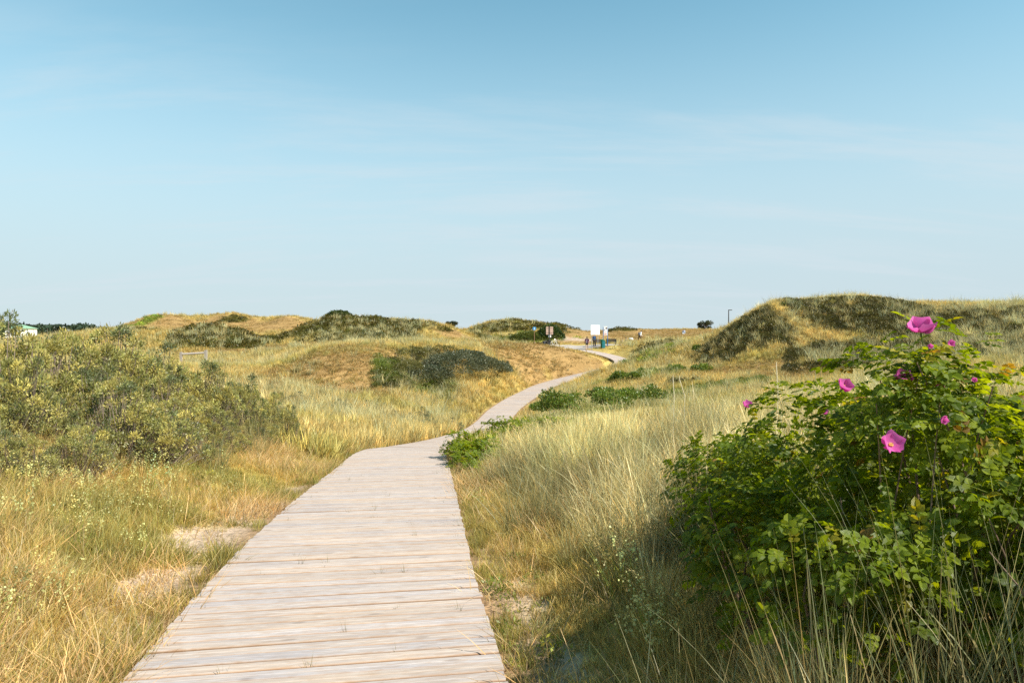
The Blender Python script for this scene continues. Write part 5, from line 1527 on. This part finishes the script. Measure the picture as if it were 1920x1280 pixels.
# ------------------------------------------------------------------ people (about 13 pixels tall in the picture)
def skin(name, verts, edges, rad, mat, parent, sub=1):
    me = bpy.data.meshes.new(name); me.from_pydata(verts, edges, [])
    me.materials.append(mat)
    o = link(name, me, parent)
    md = o.modifiers.new('skin', 'SKIN'); md.use_smooth_shade = True
    sv_ = me.skin_vertices[0].data
    for i, r in enumerate(rad):
        sv_[i].radius = (r, r * .85) if not isinstance(r, tuple) else r
        sv_[i].use_root = (i == 0)
    if sub: s_ = o.modifiers.new('sub', 'SUBSURF'); s_.levels = sub; s_.render_levels = sub
    return o
def person(x, y, rz, label, top, bottom, hair, legs_skin=False, long_skirt=False, walk=0.0, hairlen=0.0, z=None, open_front=None, lean=0.0, sc=1.0, sit=False):
    o = empty('person', (x, y, gz(x, y) if z is None else z), rz); o.scale = (sc,) * 3
    tag(o, label, 'person', 'people at the far landing')
    hz = .92 if not sit else .16
    dz = hz - .92
    ch = Vector((0, lean * .38, 1.30 + dz)); nk = Vector((0, lean * .52, 1.47 + dz)); hd = Vector((0, lean * .60, 1.58 + dz)); ht = Vector((0, lean * .64, 1.70 + dz))
    V = [(0, 0, hz), (0, lean * .2, 1.12 + dz), tuple(ch), tuple(nk), tuple(hd), tuple(ht)]; Ed = [(0, 1), (1, 2), (2, 3), (3, 4), (4, 5)]
    Rr = [(.15, .11), (.13, .095), (.15, .10), .052, (.078, .095), (.07, .085)]
    leg = {}; arm = {}
    for sx in (-1, 1):
        w_ = walk * sx
        if sit: pts = [(sx * .10, .02, hz - .03), (sx * .13, .40, .34), (sx * .13, .62, .06), (sx * .14, .74, .09)]
        else: pts = [(sx * .10, 0, .88), (sx * .105, .18 * w_ + .02, .48), (sx * .105, .30 * w_ - (.06 if w_ < 0 else 0), .09), (sx * .12, .30 * w_ + .13, .04)]
        i0 = len(V); V += pts; Ed += [(0, i0), (i0, i0 + 1), (i0 + 1, i0 + 2), (i0 + 2, i0 + 3)]; Rr += [.09, .058, .042, .034]; leg[sx] = pts
        pts = [(sx * .19, ch.y, 1.41 + dz), (sx * .25, ch.y - .10 * w_ - .02, 1.13 + dz), (sx * .26, ch.y - .24 * w_ + .05, .90 + dz), (sx * .255, ch.y - .28 * w_ + .08, .80 + dz)]
        i0 = len(V); V += pts; Ed += [(2, i0), (i0, i0 + 1), (i0 + 1, i0 + 2), (i0 + 2, i0 + 3)]; Rr += [.06, .042, .030, .032]; arm[sx] = pts
        h_ = len(V) - 1
        for f in range(4):
            V.append((sx * .255, pts[3][1] - .03 + .02 * f, .725 + dz + .008 * abs(f - 1))); Ed.append((h_, len(V) - 1)); Rr.append(.009)
        V.append((sx * .235, pts[3][1] + .05, .765 + dz)); Ed.append((h_, len(V) - 1)); Rr.append(.010)
    skin('body', V, Ed, Rr, M_SKIN, o, 1)
    Tv = [(0, 0, hz - .06), (0, lean * .2, 1.12 + dz), tuple(ch), (0, nk.y - .01, 1.44 + dz)]; Te = [(0, 1), (1, 2), (2, 3)]; Tr = [(.185, .14), (.16, .12), (.185, .13), (.085, .08)]
    for sx in (-1, 1):
        i0 = len(Tv); Tv += [arm[sx][0], arm[sx][1], arm[sx][2]]; Te += [(2, i0), (i0, i0 + 1), (i0 + 1, i0 + 2)]; Tr += [.082, .06, .05]
    skin('top', Tv, Te, Tr, top, o, 1)
    if open_front:
        mb = MB(); mb.ball((.02, .12, 1.15 + dz), (.07, .05, .25)); mb.build('shirt', open_front, o)
    Bv = [(0, 0, hz + .02)]; Be = []; Br = [(.17, .135)]
    for sx in (-1, 1):
        i0 = len(Bv)
        if long_skirt: pts = [(sx * .07, 0, .6), (sx * .08, 0, .32)]; rr = [.14, .15]
        elif legs_skin: pts = [leg[sx][0], tuple((Vector(leg[sx][0]) * .45 + Vector(leg[sx][1]) * .55))]; rr = [.105, .09]
        else: pts = [leg[sx][0], leg[sx][1], leg[sx][2]]; rr = [.105, .075, .06]
        Bv += pts; Be += [(0, i0)] + [(i0 + k, i0 + k + 1) for k in range(len(pts) - 1)]; Br += rr
    skin('skirt' if long_skirt else ('shorts' if legs_skin else 'trousers'), Bv, Be, Br, bottom, o, 1)
    mb = MB(); mb.ball((0, hd.y - .02, 1.64 + dz), (.092, .108, .10), 10, 7)
    if hairlen: mb.ball((0, hd.y - .08, 1.52 + dz), (.095, .06, hairlen), 10, 7)
    mb.build('hair', hair, o, smooth_shade=True)
    mb = MB(); mb.ball((0, hd.y + .088, 1.585 + dz), (.013, .02, .02), 6, 4); mb.build('nose', M_SKIN, o)
    for sx in (-1, 1):
        if not sit:
            q = leg[sx]; mb = MB(); mb.ball((q[3][0] - sx * .01, q[3][1] - .05, .045), (.052, .13, .05), 8, 6); mb.build('shoe', M_DARKGREY, o)
    return o
p1 = person(px2x(1100.5, 87), 87.0, R(170), 'person in a purple cardigan and dark shorts walking onto the boardwalk', M_PURPLE, M_BLACKCLOTH, M_HAIRBROWN, legs_skin=True, walk=.5, hairlen=.16, open_front=M_LILAC)
p2 = person(px2x(1114.3, 88.5), 88.5, R(20), 'person in a navy jacket standing behind the blank white board', M_NAVY, M_BLACKCLOTH, M_HAIRBROWN)
x3 = px2x(1199.5, 104); z3_ = at(1199.5, 620, 104)[2] - 1.72
p3 = person(x3, 104, R(-80), 'dark haired person in a white top leaning forward on the field right of the signs', M_WHITECLOTH, M_BLACKCLOTH, M_HAIRDARK, walk=1.0, lean=.45, z=z3_ + .05)
mb = MB(); mb.ball((0, -.14, 1.22), (.13, .1, .22)); mb.build('backpack', M_NAVY, p3)
x4 = px2x(1282, 128); p4 = person(x4, 128, R(150), 'person in a pale blue and white outfit far out on the field', M_BLUEDRESS, M_WHITECLOTH, M_HAIRDARK, walk=.4, z=at(1282, 618.8, 128)[2] - 1.5)
x5 = px2x(971.5, 104); p5 = person(x5, 104, R(60), 'person in long black clothes left of the round blue sign', M_BLACKCLOTH, M_BLACKCLOTH, M_HAIRGREY, long_skirt=True, z=at(971.5, 625.5, 104)[2] - 1.72, sc=1.0)
# person and bag resting in the grass
x6 = px2x(1174, 97); p6 = person(x6, 97, R(-70), 'dark haired person sitting low in the grass beside a white bag', M_DARKGREY, M_BLACKCLOTH, M_HAIRDARK, sit=True, z=at(1174, 632.5, 97)[2] - .94)
x7 = px2x(1182, 97); zb7 = at(1182, 638.5, 97)[2]
o = empty('beach_bag', (x7, 96.6, min(zb7, gz(x7, 96.6)))); tag(o, 'white bag lying in the grass next to the sitting person', 'bag')
mb = MB(); mb.ball((0, 0, zb7 - o.location.z + .22), (.36, .2, .22), 12, 7); mb.build('body', M_WHITECLOTH, o, smooth_shade=True)
mb = MB(); mb.ring((0, 0, zb7 - o.location.z + .4), .16, .015, 'y', 14, 5); mb.build('handle', M_DARKGREY, o)
print('objects', len(SC.objects))
